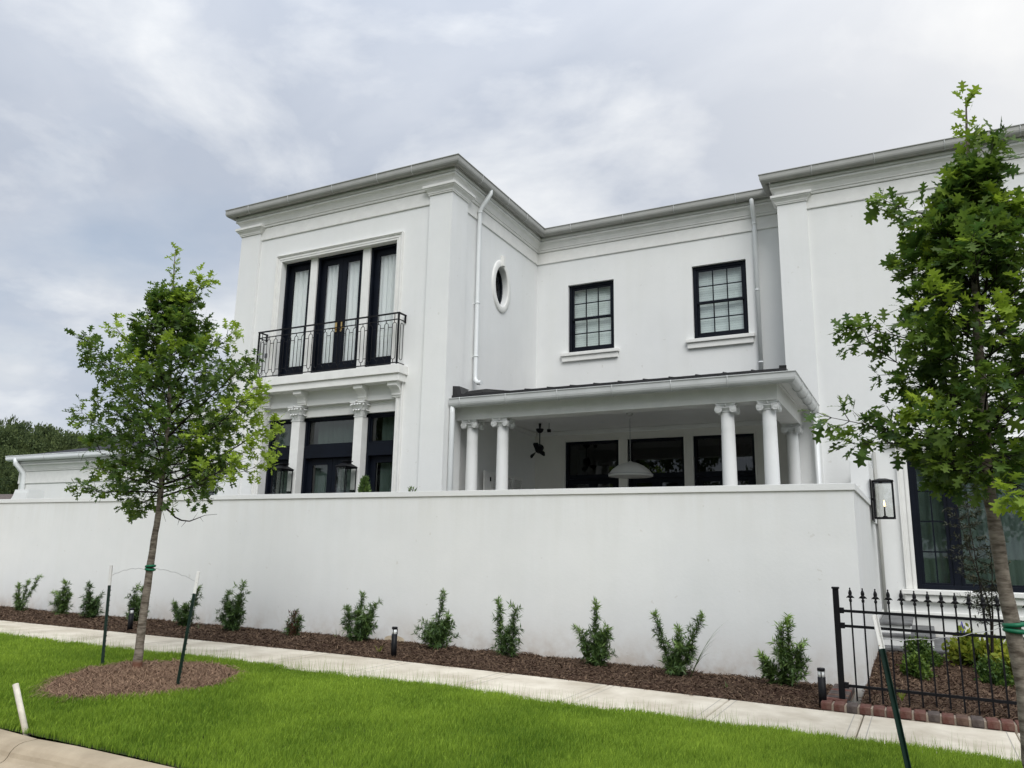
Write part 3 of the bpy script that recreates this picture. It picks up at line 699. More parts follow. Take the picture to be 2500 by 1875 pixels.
def oval_pts(xc, yc, ax):
    w, zt, zb = 0.044, 5.49, 4.80; pts = []
    for k in range(9): a = PI * k / 8; pts.append((w * math.cos(a), zt - w + w * math.sin(a)))
    for k in range(9): a = PI + PI * k / 8; pts.append((w * math.cos(a), zb + w + w * math.sin(a)))
    return [((xc + u, yc, z) if ax == 'x' else (xc, yc + u, z)) for u, z in pts]
x0c = RX0 + sp / 2; mb = MB(); mb.tube(oval_pts(x0c, RY, 'x'), 0.0062, 6, closed=True)
mb.bar((x0c, RY, 5.49), (x0c, RY, 5.54), 0.010); mb.bar((x0c, RY, 4.74), (x0c, RY, 4.80), 0.010)
ob = mb.build('oval_baluster', 'black', rail)
for i in range(1, N_OV): link_copy(ob, (sp * i, 0, 0), rail)
mb = MB(); mb.bar((x0c + 0.044, RY, 5.405), (x0c + sp - 0.044, RY, 5.405), 0.010); mb.bar((x0c + 0.044, RY, 4.865), (x0c + sp - 0.044, RY, 4.865), 0.010)
lk = mb.build('link_bar', 'black', rail)
for i in range(1, N_OV - 1): link_copy(lk, (sp * i, 0, 0), rail)
for i in (0, 3, 6, 8, 11, 13, 16, 18):
    xx = x0c + sp * (i + 0.0); MB().bar((xx, RY, 5.55), (xx, RY, 5.655), 0.010).build('link_bar', 'black', rail)
for x_ in (RX0, RX1):
    mb = MB(); mb.tube(oval_pts(x_, (RY + YL) / 2, 'y'), 0.0062, 6, closed=True); mb.build('oval_baluster', 'black', rail)

# lower french doors -------------------------------------------------
for xe, sg in ((-11.45, -1), (-8.26, 1)):
    mb = MB()
    for a, b, d in ((0.0, 0.30, 0.030), (0.30, 0.36, 0.040), (0.36, 0.74, 0.026), (0.74, 0.86, 0.046), (0.86, 1.0, 0.058)): mb.box(xe + sg * 0.15 * a, xe + sg * 0.15 * b, YL - d, YL, -0.1, 4.394)
    mb.build('door_jamb_moulding', 'trim', house, bevel=0.006)
MB().box(-11.45, -8.26, YL + 0.10, YL + 0.28, 3.91, 4.119).build('head_panel', 'trim', house)
def capital_corinth(xc, w):
    """square pier capital: flaring bell, two rows of curled leaves, corner scrolls, abacus"""
    mb = MB(); yb = YL + 0.1; h = w / 2
    lv = [(0.0, 3.83), (0.012, 3.832), (0.012, 3.85), (0.0, 3.853), (0.002, 3.93), (0.012, 4.0), (0.035, 4.06), (0.055, 4.085)]
    for (d0_, za), (d1, zb) in zip(lv[:-1], lv[1:]):
        a = [(xc - h - d0_, yb, za), (xc - h - d0_, YL - d0_, za), (xc + h + d0_, YL - d0_, za), (xc + h + d0_, yb, za)]
        b = [(xc - h - d1, yb, zb), (xc - h - d1, YL - d1, zb), (xc + h + d1, YL - d1, zb), (xc + h + d1, yb, zb)]
        mb.add(a + b, [(0, 1, 5, 4), (1, 2, 6, 5), (2, 3, 7, 6)])
    mb.box(xc - h - 0.07, xc + h + 0.07, YL - 0.07, yb, 4.088, 4.118)
    def leafc(px, py, nx, ny, z, s):
        tx, ty = -ny, nx; vs = []; fs = []
        for i, (o_, zz, ww) in enumerate(((0.0, 0.0, 0.85), (0.012, 0.045, 1.0), (0.03, 0.075, 0.9), (0.055, 0.082, 0.6), (0.066, 0.066, 0.25))):
            for q in (-1, -0.35, 0.35, 1):
                hw = 0.030 * s * ww; bulge = (1 - q * q) * 0.008
                vs.append((px + nx * (o_ * s + bulge + 0.006) + tx * q * hw, py + ny * (o_ * s + bulge + 0.006) + ty * q * hw, z + zz * s))
        for i in range(4):
            for j in range(3): a = i * 4 + j; fs.append((a, a + 1, a + 5, a + 4))
        mb.add(vs, fs, True)
        mb.add([(v[0] - nx * 0.008, v[1] - ny * 0.008, v[2]) for v in vs], [tuple(reversed(f)) for f in fs], True)
    for z, s, offs in ((3.855, 1.25, (-0.62, 0.0, 0.62)), (3.945, 1.5, (-0.95, -0.33, 0.33, 0.95))):
        for o_ in offs:
            leafc(xc + o_ * h, YL - 0.0, 0, -1, z, s); leafc(xc + h, YL + 0.05 + o_ * 0.05, 1, 0, z, s)
    for sx in (-1, 1):
        pts = [(xc + sx * (h - 0.02 + 0.06 * t), YL - (0.06 * t - 0.0), 3.99 + 0.07 * t) for t in (0, 0.5, 1)]
        for k in range(9):
            a = PI / 2 - k * 0.8; r = 0.026 * (1 - k / 11)
            pts.append((xc + sx * (h + 0.045 + r * math.cos(a) * 0.7), YL - 0.045 - r * math.cos(a) * 0.7, 4.045 + r * math.sin(a)))
        mb.tube(pts, 0.010, 6)
    mb.tube([(xc - 0.02, YL - 0.075, 4.10), (xc, YL - 0.09, 4.115), (xc + 0.02, YL - 0.075, 4.10)], 0.014, 6)
    return mb
for xc, w in ((-10.625, 0.205), (-9.105, 0.19)):
    p = MB().box(xc - w / 2, xc + w / 2, YL, YL + 0.28, -0.1, 3.832).build('pier', 'trim', house, bevel=0.004)
    capital_corinth(xc, w).build('pier_capital', 'plaster', p)
def tdoor(x0, x1, leaves):
    y = YL + 0.165; z1 = 3.909; fr = MB(); w = 0.05
    fr.box(x0, x0 + w, y, y + 0.15, 0.3, z1); fr.box(x1 - w, x1, y, y + 0.15, 0.3, z1); fr.box(x0 + w, x1 - w, y, y + 0.15, z1 - w, z1)
    fr.box(x0 + w, x1 - w, y, y + 0.15, 3.12, 3.36)
    d = fr.build('garden_door', 'navy', house, bevel=0.004)
    frame_rect(x0 + w, x1 - w, 3.362, z1 - w, 0.03, y + 0.03, y + 0.07, d, name='transom_frame')
    pane(x0 + w + 0.03, x1 - w - 0.03, y + 0.05, 3.392, z1 - w - 0.03, d, 'glassmid')
    xs = np.linspace(x0 + w, x1 - w, leaves + 1)
    for i in range(leaves): leaf(xs[i] + 0.003, xs[i + 1] - 0.003, 0.32, 3.115, y + 0.085, d, stile=0.115, bot=0.3, top=0.12, gm='glassmid')
tdoor(-11.45, -10.73, 1); tdoor(-10.52, -9.20, 2); tdoor(-9.01, -8.26, 1)
curtain(-11.40, -10.80, 11.79, 0.4, 3.86, 'pale curtain behind the left ground floor garden door', seed=4, amp=0.05, group='curtains downstairs behind the garden doors')
curtain(-10.36, -9.28, 11.79, 0.4, 3.86, 'pale curtain behind the wide middle garden door with lanterns', seed=5, amp=0.05, wl_=0.13, group='curtains downstairs behind the garden doors')
curtain(-8.80, -8.20, 11.79, 0.4, 3.86, 'pale curtain behind the right ground floor garden door beside the small evergreen', seed=6, amp=0.05, group='curtains downstairs behind the garden doors')

# oval window ring
mb = MB(); n = 40
ringp = [(1.0, 1.0, 0.0), (1.0, 1.0, 0.026), (1.05, 1.03, 0.03), (1.38, 1.28, 0.03), (1.42, 1.31, 0.022), (1.45, 1.34, 0.0)]
vs = []; fs = []
for (fa, fb, d) in ringp:
    for k in range(n): vs.append((XL1 + d, OC + OA * fa * math.cos(2 * PI * k / n), OZ + OB * fb * math.sin(2 * PI * k / n)))
for i in range(len(ringp) - 1):
    for k in range(n): k2 = (k + 1) % n; fs.append((i * n + k, (i + 1) * n + k, (i + 1) * n + k2, i * n + k2))
mb.add(vs, fs, True); ow = mb.build('oval_window', 'trim', house)
MB().box(XL1, XL1 + 0.075, OC - 0.045, OC + 0.045, OZ + OB * 1.02, OZ + OB + 0.235).build('keystone', 'trim', ow, bevel=0.005)
mb = MB()
for fa in (1.0, 0.52):
    pts = [(XL1 - 0.12, OC + (OA - 0.02) * fa * math.cos(2 * PI * k / n), OZ + (OB - 0.02) * fa * math.sin(2 * PI * k / n)) for k in range(n)]
    mb.tube(pts, 0.022 if fa == 1 else 0.011, 6, closed=True)
for k in range(8):
    a = 2 * PI * k / 8; mb.tube([(XL1 - 0.12, OC + OA * 0.5 * math.cos(a), OZ + OB * 0.5 * math.sin(a)), (XL1 - 0.12, OC + OA * math.cos(a), OZ + OB * math.sin(a))], 0.009, 5)
mb.build('frame', 'navy', ow)
vs = [(XL1 - 0.14, OC + OA * math.cos(2 * PI * k / n), OZ + OB * math.sin(2 * PI * k / n)) for k in range(n)]
MB().add(vs, [tuple(range(n))]).build('pane', 'glassdark', ow)

# sash windows -------------------------------------------------------
def sash(x0, x1, z0, z1, label):
    y = YM + 0.065
    w = frame_rect(x0, x1, z0, z1, 0.065, y, y + 0.12, house, name='sash_window', bottom=0.07)
    if label: w['label'] = label
    a, b, c, d = x0 + 0.067, x1 - 0.067, z0 + 0.072, z1 - 0.067; zm = (c + d) / 2 + 0.0
    frame_rect(a, b, zm - 0.025, d, 0.045, y + 0.02, y + 0.05, w, name='upper_sash', bottom=0.05)
    frame_rect(a, b, c, zm + 0.02, 0.045, y + 0.055, y + 0.085, w, name='lower_sash', bottom=0.08)
    for lo, hi, yy in ((zm + 0.025, d - 0.045, y + 0.03), (c + 0.08, zm - 0.025, y + 0.065)):
        xs = np.linspace(a + 0.045, b - 0.045, 4)
        for xx in xs[1:-1]: MB().box(xx - 0.011, xx + 0.011, yy - 0.004, yy + 0.012, lo, hi).build('muntin', 'navy', w)
        zz = (lo + hi) / 2; MB().box(xs[0], xs[-1], yy - 0.002, yy + 0.010, zz - 0.011, zz + 0.011).build('muntin', 'navy', w)
        for i in range(3):
            for (pa, pb) in ((lo, zz - 0.011), (zz + 0.011, hi)):
                pane(xs[i] + (0.011 if i else 0), xs[i + 1] - (0.011 if i < 2 else 0), yy + 0.002, pa, pb, w, 'glasssash')
    s = MB(); s.box(x0 - 0.15, x1 + 0.12, YM - 0.09, YM, z0 - 0.075, z0 - 0.003); sl = s.build('window_sill', 'trim', house, bevel=0.008)
    MB().box(x0 - 0.12, x1 + 0.09, YM - 0.055, YM, z0 - 0.19, z0 - 0.077).build('sill_moulding', 'trim', sl, bevel=0.006)
    # slatted blind
    bl = thing('window_blind', (x0, y + 0.2, z0), 'white slatted blind inside the %s' % label, 'blind', 'blinds inside the upper sash windows')
    mb = MB(); k = 0; zz = c
    while zz < d:
        mb.add([(a, y + 0.145, zz), (b, y + 0.145, zz), (b, y + 0.149, zz + 0.0485), (a, y + 0.149, zz + 0.0485)], [(0, 1, 2, 3)]); zz += 0.049
    mb.build('slat', 'blind', bl)['kind'] = 'stuff'
    mb = MB()
    for xx in (a + 0.2, b - 0.2): mb.box(xx - 0.008, xx + 0.008, y + 0.135, y + 0.14, c, d)
    mb.build('ladder_tape', 'blind', bl)
sash(*W1, 'left sash window above the porch')
sash(*W2, 'right sash window above the porch beside the downpipe')

# upper window of the wing, mostly hidden by the oak
surround(WU[0], WU[1], 5.70, 7.24, YR, 0.16, sides=True)
for W_ in (WU, WU2):
    w = frame_rect(W_[0], W_[1], W_[2], W_[3], 0.07, YR + 0.07, YR + 0.18, house, name='wing_upper_window')
    a, b, c, d = W_[0] + 0.07, W_[1] - 0.07, W_[2] + 0.07, W_[3] - 0.07
    for xx in (a + (b - a) / 3, a + 2 * (b - a) / 3): MB().box(xx - 0.011, xx + 0.011, YR + 0.095, YR + 0.115, c, d).build('muntin', 'navy', w)
    for k in (1, 2, 3): zz = c + (d - c) * k / 4; MB().box(a, b, YR + 0.098, YR + 0.112, zz - 0.011, zz + 0.011).build('muntin', 'navy', w)
    pane(a, b, YR + 0.105, c, d, w)
curtain(0.5, 1.58, YR + 0.30, 5.75, 7.2, 'pale curtain in the upper wing window behind the nearer oak', seed=9, group='curtains in the wing windows')
# big ground floor window of the wing
surround(WW[0], WW[1], 0.97, 3.15, YR, 0.16)
MB().box(-0.40, 2.74, YR - 0.10, YR, 3.312, 3.37).build('window_cornice', 'trim', house, bevel=0.012)
s = MB(); s.box(-0.33, 2.68, YR - 0.13, YR, 0.89, 0.968); so = s.build('window_sill', 'trim', house, bevel=0.01)
MB().box(-0.29, 2.64, YR - 0.085, YR, 0.775, 0.888).build('sill_moulding', 'trim', so, bevel=0.02)
s = MB(); s.box(-1.3, 8, YR - 0.05, YR, 0.555, 0.625); s.build('water_table', 'trim', house, bevel=0.012)
ww = frame_rect(WW[0] + 0.005, WW[1] - 0.005, 0.972, 3.149, 0.07, YR + 0.06, YR + 0.2, house, name='wing_window')
def casement(x0, x1, cols):
    f_ = frame_rect(x0, x1, 1.02, 3.08, 0.055, YR + 0.085, YR + 0.13, ww, name='casement')
    a, b, c, d = x0 + 0.055, x1 - 0.055, 1.075, 3.025
    if cols:
        xm = (a + b) / 2; MB().box(xm - 0.011, xm + 0.011, YR + 0.093, YR + 0.115, c, d).build('muntin', 'navy', ww)
        for k in (1, 2, 3): zz = c + (d - c) * k / 4; MB().box(a, b, YR + 0.097, YR + 0.112, zz - 0.011, zz + 0.011).build('muntin', 'navy', ww)
        for k in range(4):
            for (p, q) in ((a, xm), (xm, b)): pane(p, q, YR + 0.105, c + (d - c) * k / 4, c + (d - c) * (k + 1) / 4, ww, 'glassmid')
    else: pane(a, b, YR + 0.105, c, d, ww, 'glassmid')
casement(-0.03, 0.435, True); casement(0.535, 1.81, False); casement(1.91, 2.37, True)
MB().box(0.437, 0.533, YR + 0.07, YR + 0.19, 1.04, 3.08).build('mullion', 'navy', ww); MB().box(1.812, 1.908, YR + 0.07, YR + 0.19, 1.04, 3.08).build('mullion', 'navy', ww)
curtain(-0.05, 0.50, YR + 0.24, 0.9, 3.1, 'grey green sheer curtain behind the narrow left casement of the wing window', seed=7, amp=0.05, wl_=0.17, group='curtains in the wing windows')
curtain(0.52, 2.4, YR + 0.24, 0.9, 3.1, 'pale green sheer curtain behind the wide pane of the wing window', seed=8, amp=0.05, wl_=0.15, group='curtains in the wing windows')

# downpipes ----------------------------------------------------------
dp = MB(); x_ = XL1 + 0.075
dp.tube([(-6.98, 12.42, 8.42), (-6.98, 12.42, 8.30), (-7.03, 12.40, 8.2), (-7.14, 12.37, 8.02), (x_, 12.36, 7.93), (x_, 12.36, 4.63), (x_ + 0.01, 12.35, 4.56), (x_ + 0.06, 12.33, 4.50), (x_ + 0.18, 12.28, 4.475)], 0.042, 12)
d1 = dp.build('downpipe', 'pipe', house)
for z in (7.9, 6.05, 5.0): mb = MB(); mb.tube([(x_, 12.36, z), (x_, 12.36, z + 0.03)], 0.048, 12); mb.box(XL1, x_, 12.345, 12.375, z, z + 0.02); mb.build('pipe_clip', 'pipe', d1)
dp = MB(); dp.tube([(-2.45, YM - 0.25, 8.42), (-2.45, YM - 0.25, 8.3), (-2.45, YM - 0.2, 8.18), (-2.45, YM - 0.075, 7.98), (-2.45, YM - 0.065, 7.9), (-2.45, YM - 0.065, 4.9)], 0.042, 12)
d2 = dp.build('downpipe', 'pipe', house)
for z in (7.88, 6.5, 5.05): MB().tube([(-2.45, YM - 0.065, z), (-2.45, YM - 0.065, z + 0.03)], 0.048, 12).build('pipe_clip', 'pipe', d2)
dp = MB(); dp.tube([(-7.13, 11.52, 3.95), (-7.13, 11.52, 3.8), (-7.13, 11.52, 0.2)], 0.047, 12); dp.build('downpipe', 'pipe', house)
dp = MB(); dp.tube([(-1.47, YR - 0.17, 3.98), (-1.47, YR - 0.17, 0.1)], 0.045, 12); dp.build('downpipe', 'pipe', house)
dp = MB(); dp.tube([(-0.585, YR - 0.04, 3.2), (-0.585, YR - 0.04, 0.3)], 0.028, 10); dp.build('conduit_pipe', 'gutter', house)

# porch --------------------------------------------------------------
porch = thing('porch', (-4.4, 13, 0.3), 'open white corner porch with ionic columns and black metal roof, joined to the house', 'porch')
BX = -1.70; BY = 11.75
mb = MB(); mb.sweep([(0, 3.70), (0, 3.955), (0.03, 3.957), (0.03, 3.975), (0.17, 3.98), (0.175, 4.04), (0, 4.05), (-0.3, 4.05), (-0.3, 3.70), (0, 3.70)], [(-7.19, BY), (BX, BY), (BX, YR - 0.06)], capends=True); mb.build('beam', 'trim', porch)
mb = MB(); mb.box(-7.25, BX - 0.05, BY + 0.05, YM, 3.951, 4.0); mb.build('ceiling', 'ceiling', porch)
mb = MB(); mb.sweep([(0.0, 3.87), (-0.015, 3.872), (-0.06, 3.93), (-0.065, 3.95), (0, 3.95)], [(XL1, 11.7), (XL1, YM), (XR, YM)], capends=False)
vs = [(v[0], v[1], v[2]) for v in mb.v]
MB().box(-7.19, -1.9, YM - 0.05, YM, 3.86, 3.95).build('ceiling_moulding', 'ceiling', porch, bevel=0.015)
MB().box(-7.25, -7.20, BY + 0.3, YM - 0.05, 3.86, 3.95).build('ceiling_moulding', 'ceiling', porch, bevel=0.015)
mb = MB(); mb.box(-7.25, BX, BY - 0.1, YM, -0.2, 0.3); mb.build('porch_floor', 'paver', porch)
for q in ((-6.05, 13.2), (-3.0, 13.9), (-2.9, 12.6), (-5.4, 14.3)):
    MB().lathe([(0.0, 3.948), (0.075, 3.948), (0.08, 3.951)], q[0], q[1], 20).build('recessed_light', 'lens', porch)
dzp = 4.05 - 8.5
mb = MB(); mb.sweep(gut(dzp, 0.16), [(-7.17, BY + 0.005), (BX + 0.0, BY + 0.005), (BX, YR - 0.1)]); pg = mb.build('porch_gutter', 'gutterporch', porch)
straps([(x, BY, 0, -1) for x in (-6.95, -6.05, -5.1, -4.15, -3.2, -2.35)] + [(BX, y, 1, 0) for y in (12.2, 12.8, 13.4, 14.0)], dzp, pg, d0=0.16)
# porch roof: shallow hip of standing seam metal
E0 = (-7.2, 11.6, 4.055); rp = 0.17
zt = lambda y: 4.10 + (y - 11.62) * rp
mb = MB()
xr0 = BX + 0.14
hipx = xr0 - (YM - 11.62) * 0.16
mb.add([(-7.2, 11.62, 4.075), (xr0, 11.62, 4.075), (hipx, YM, zt(YM)), (-7.2, YM, zt(YM)), (xr0, YR - 0.07, 4.075), (hipx, YR - 0.07, zt(YM) - 0.12), (-7.2, 11.62, 4.04), (xr0, 11.62, 4.04), (xr0, YR - 0.07, 4.04)],
       [(0, 1, 2, 3), (1, 4, 5, 2), (6, 7, 1, 0), (7, 8, 4, 1)])
rf = mb.build('metal_roof', 'roofmetal', porch)
for i in range(13):
    x_ = -7.0 + i * 0.415
    if x_ > xr0 - 0.1: break
    yt = YM - 0.01
    if x_ > hipx: yt = 11.62 + (xr0 - x_) / 0.16
    yt = min(yt, YM - 0.01)
    MB().add([(x_ - 0.012, 11.60, 4.06), (x_ + 0.012, 11.60, 4.06), (x_ + 0.012, 11.60, 4.145), (x_ - 0.012, 11.60, 4.145),
              (x_ - 0.012, yt, zt(yt)), (x_ + 0.012, yt, zt(yt)), (x_ + 0.012, yt, zt(yt) + 0.04), (x_ - 0.012, yt, zt(yt) + 0.04)],
             [(0, 1, 2, 3), (7, 6, 5, 4), (0, 3, 7, 4), (1, 5, 6, 2), (3, 2, 6, 7)]).build('seam', 'roofmetal', rf)
mb = MB(); mb.box(-7.19, xr0 + 0.03, 11.575, 11.60, 4.04, 4.125); mb.box(xr0 + 0.005, xr0 + 0.03, 11.60, YR - 0.07, 4.04, 4.125); mb.build('drip_edge', 'roofmetal', rf)
mb = MB(); mb.bar((xr0 - 0.02, 11.60, 4.145), (hipx, YM, zt(YM) + 0.04), 0.10, 0.05); mb.build('hip_cap', 'roofmetal', rf)
mb = MB(); mb.add([(-7.19, 11.60, 4.06), (-7.19, 11.60, 4.30), (-7.19, 12.1, 4.30), (-7.24, 12.9, 4.50), (-7.24, YM, 4.84), (-7.24, YM, 4.62), (-7.19, 12.1, 4.12)], [(0, 1, 2, 6), (2, 3, 4, 5, 6)])
mb.add([(-7.19, 11.60, 4.06), (-7.02, 11.60, 4.06), (-7.0, 11.60, 4.12), (-7.06, 11.62, 4.29), (-7.19, 11.60, 4.30), (-7.14, 12.1, 4.32)], [(0, 1, 2, 3, 4), (3, 5, 4), (2, 5, 3)])
mb.build('flashing', 'roofmetal', porch)

# ionic columns
def ionic():
    mb = MB(); z = 3.70; r = 0.105
    # abacus with concave sides
    n = 8; out = []
    for s in range(4):
        for k in range(n):
            t = -1 + 2 * k / n; d = 0.148 - 0.035 * (1 - t * t); u = 0.148 * t; a = s * PI / 2
            out.append((d * math.cos(a) - u * math.sin(a), d * math.sin(a) + u * math.cos(a)))
    m = len(out)
    for z0, z1, f in ((z - 0.028, z - 0.002, 1.0), (z - 0.045, z - 0.028, 0.93)):
        vs = [(x * f, y * f, z0) for x, y in out] + [(x * f, y * f, z1) for x, y in out]
        mb.add(vs, [tuple(reversed(range(m))), tuple(range(m, 2 * m))] + [(i, (i + 1) % m, (i + 1) % m + m, i + m) for i in range(m)])
    mb.lathe([(0.100, z - 0.135), (0.112, z - 0.13), (0.112, z - 0.12), (0.1, z - 0.118), (0.1, z - 0.105), (0.118, z - 0.10), (0.13, z - 0.075), (0.12, z - 0.05)], 0, 0, 24)
    for q in range(4):
        a = PI / 4 + q * PI / 2; ca, sa = math.cos(a), math.sin(a)
        # two scroll faces per corner, meeting at the diagonal
        for sgn in (-1, 1):
            b = a + sgn * PI / 4 ; nx, ny = math.cos(b), math.sin(b); tx, ty = -ny, nx
            side = -sgn
            cxn = 0.108 * side
            px, py = nx * 0.125 + tx * cxn, ny * 0.125 + ty * cxn; zc_ = z - 0.098; R = 0.055
            vs = []; kk = 18
            for d in (-0.045, 0.018, 0.022):
                rr = R * (0.82 if d < 0 else (1.0 if d < 0.02 else 0.9))
                for k in range(kk):
                    t = 2 * PI * k / kk; vs.append((px + nx * d + tx * rr * math.cos(t), py + ny * d + ty * rr * math.cos(t), zc_ + rr * math.sin(t)))
            fs = [(i * kk + k, i * kk + (k + 1) % kk, (i + 1) * kk + (k + 1) % kk, (i + 1) * kk + k) for i in range(2) for k in range(kk)]
            mb.add(vs, fs, True); mb.add([vs[2 * kk + k] for k in range(kk)], [tuple(range(kk))])
            pts = []
            for k in range(30):
                t = k / 29; ang = PI / 2 + side * t * 4.4 * PI * -1; rr = R * (1 - 0.86 * t)
                pts.append((px + nx * 0.023 + tx * rr * math.cos(ang), py + ny * 0.023 + ty * rr * math.cos(ang), zc_ + rr * math.sin(ang)))
            mb.tube(pts, [0.0085 * (1 - 0.5 * k / 29) for k in range(30)], 5)
    for q in range(4):
        b = q * PI / 2; nx, ny = math.cos(b), math.sin(b); tx, ty = -ny, nx
        pts = [(nx * 0.14 + tx * u, ny * 0.14 + ty * u, z - 0.058 - 0.012 * (1 - (u / 0.09) ** 2)) for u in (-0.09, -0.05, 0, 0.05, 0.09)]
        mb.tube(pts, 0.011, 6); mb.tube([(nx * 0.13, ny * 0.13, z - 0.045), (nx * 0.145, ny * 0.145, z - 0.01)], 0.014, 6)
    return mb
def col_shaft():
    mb = MB(); pr = []
    for k in range(13):
        t = k / 12; pr.append((0.117 - 0.019 * t ** 1.6, 0.42 + (3.565 - 0.42) * t))
    mb.lathe(pr, 0, 0, 32); mb.lathe([(0.15, 0.30), (0.15, 0.35), (0.135, 0.37), (0.14, 0.39), (0.12, 0.42)], 0, 0, 32)
    return mb
proto = None
for i, (x_, y_) in enumerate([(-6.93, 11.90), (-6.32, 11.90), (-2.46, 11.90), (-1.85, 11.90), (-1.85, 14.28)]):
    if proto is None:
        # child frames share the porch frame; geometry centred on its own origin
        c = col_shaft().build('column', 'plaster', None); cap_ = ionic().build('capital', 'plaster', None)
        c.parent = porch; cap_.parent = c
        c.location = Vector((x_, y_, 0)) - ORIG[porch.name]; proto = (c, cap_)
    else:
        c2 = proto[0].copy(); C.objects.link(c2); c2.parent = porch; c2.location = Vector((x_, y_, 0)) - ORIG[porch.name]
        k2 = proto[1].copy(); C.objects.link(k2); k2.parent = c2

# porch glazed doors on the back wall
for i, (a, b) in enumerate(PD):
    fr = MB(); y = YM + 0.05; w = 0.055
    fr.box(a, a + w, y, y + 0.12, 0.3, 3.72); fr.box(b - w, b, y, y + 0.12, 0.3, 3.72); fr.box(a + w, b - w, y, y + 0.12, 3.665, 3.72); fr.box(a + w, b - w, y, y + 0.12, 2.93, 3.02)
    d = fr.build('porch_door', 'navy', house)
    pane(a + w, b - w, y + 0.05, 3.02, 3.665, d, 'glassdark')
    xm = (a + b) / 2
    for (p, q) in ((a + w, xm), (xm, b - w)): frame_rect(p + 0.003, q - 0.003, 0.32, 2.927, 0.1, y + 0.03, y + 0.075, d, name='leaf', bottom=0.28); pane(p + 0.1, q - 0.1, y + 0.05, 0.6, 2.83, d, 'glassdark')
    mb = MB(); mb.box(a - 0.03, a, YM - 0.02, YM, 0.3, 3.72); mb.box(b, b + 0.03, YM - 0.02, YM, 0.3, 3.72); mb.box(a - 0.03, b + 0.03, YM - 0.022, YM, 3.72, 3.752); mb.build('door_surround', 'porchwall', house)
curtain(-6.47, -6.24, YM + 0.5, 0.4, 3.6, 'dim curtain inside the leftmost glazed door at the back of the porch', seed=21, group='curtains inside the porch doors')
curtain(-2.95, -2.75, YM + 0.5, 0.4, 3.6, 'dim curtain inside the rightmost glazed door at the back of the porch', seed=22, group='curtains inside the porch doors')
# louvred shutters against the porch side wall
for i, (ya, yb, solid) in enumerate(((12.72, 13.0, True), (13.02, 13.26, False), (13.62, 13.88, False), (13.9, 14.3, False))):
    top = 2.9; xx = -7.12
    fr = MB(); fr.box(xx - 0.03, xx, ya, ya + 0.035, 0.4, top); fr.box(xx - 0.03, xx, yb - 0.035, yb, 0.4, top); fr.box(xx - 0.03, xx, ya + 0.035, yb - 0.035, top - 0.06, top); fr.box(xx - 0.03, xx, ya + 0.035, yb - 0.035, 0.4, 0.5)
    s = fr.build('louvred_shutter', 'trim', porch)
    if solid: MB().box(xx - 0.022, xx - 0.008, ya + 0.035, yb - 0.035, 0.5, top - 0.06).build('panel', 'trim', s); MB().box(xx, xx + 0.02, yb - 0.075, yb - 0.06, 2.72, 2.8).build('handle', 'black', s)
    else:
        base = MB().add([(xx - 0.028, ya + 0.035, 2.02), (xx - 0.002, ya + 0.035, 1.99), (xx - 0.002, yb - 0.035, 1.99), (xx - 0.028, yb - 0.035, 2.02),
                         (xx - 0.028, ya + 0.035, 2.028), (xx - 0.002, ya + 0.035, 1.998), (xx - 0.002, yb - 0.035, 1.998), (xx - 0.028, yb - 0.035, 2.028)],
                        [(0, 1, 2, 3), (7, 6, 5, 4), (1, 5, 6, 2), (0, 4, 5, 1), (3, 2, 6, 7), (0, 3, 7, 4)]).build('slat', 'trim', s)
        for k in range(1, 21): link_copy(base, (0, 0, 0.04 * k), s)

# things hanging in the porch
fan = thing('ceiling_fan', (-6.6, 14.0, 3.95), 'small black caged ceiling fan hanging in the far left corner of the porch', 'fan')
mb = MB(); mb.lathe([(0.03, 3.76), (0.065, 3.79), (0.08, 3.83), (0.08, 3.84)], -6.6, 14.0, 16); mb.lathe([(0.02, 3.84), (0.03, 3.95)], -6.6, 14.0, 8); mb.build('canopy', 'black', fan)
MB().tube([(-6.6, 14.0, 3.8), (-6.6, 14.0, 3.52)], 0.012, 8).build('downrod', 'black', fan)
mb = MB(); mb.tube([(-6.6 + 0.085 * math.cos(a), 14.0, 3.44 + 0.085 * math.sin(a)) for a in [PI * k / 10 for k in range(11)]], 0.009, 6); mb.build('yoke', 'black', fan)
mb = MB(); mb.tube([(-6.6, 14.06, 3.47), (-6.6, 14.02, 3.45), (-6.6, 13.94, 3.41), (-6.6, 13.88, 3.38)], [0.03, 0.075, 0.075, 0.03], 14); mb.build('motor', 'black', fan)
for k in range(3):
    a = math.radians(-20 + 120 * k); c_, s_ = math.cos(a), math.sin(a)
    vs = []
    for r_, w_ in ((0.03, 0.02), (0.085, 0.04), (0.155, 0.06), (0.185, 0.04)):
        for q in (-1, 1): vs.append((-6.6 + r_ * c_ - q * w_ * s_ * 0.8, 13.88 - 0.03 * q, 3.375 + r_ * s_ * 0.95 + q * w_ * c_ * 0.8))
    fs = [(0, 1, 3, 2), (2, 3, 5, 4), (4, 5, 7, 6)]
    b_ = [(v[0], v[1] - 0.006, v[2]) for v in vs]
    MB().add(vs + b_, fs + [tuple(i + 8 for i in reversed(f)) for f in fs] + [(0, 2, 10, 8), (2, 4, 12, 10), (4, 6, 14, 12), (6, 7, 15, 14), (7, 5, 13, 15), (5, 3, 11, 13), (3, 1, 9, 11), (1, 0, 8, 9)]).build('blade', 'black', fan)
det = MB().box(-6.42, -6.36, 13.95, 14.01, 3.76, 3.82).build('camera_sensor', 'black', None)
mb2 = MB().tube([(-6.39, 13.98, 3.82), (-6.39, 13.98, 3.95)], 0.006, 5)
tag(det, 'tiny black sensor on the porch ceiling beside the fan', 'sensor'); mb2.build('stem', 'black', det)
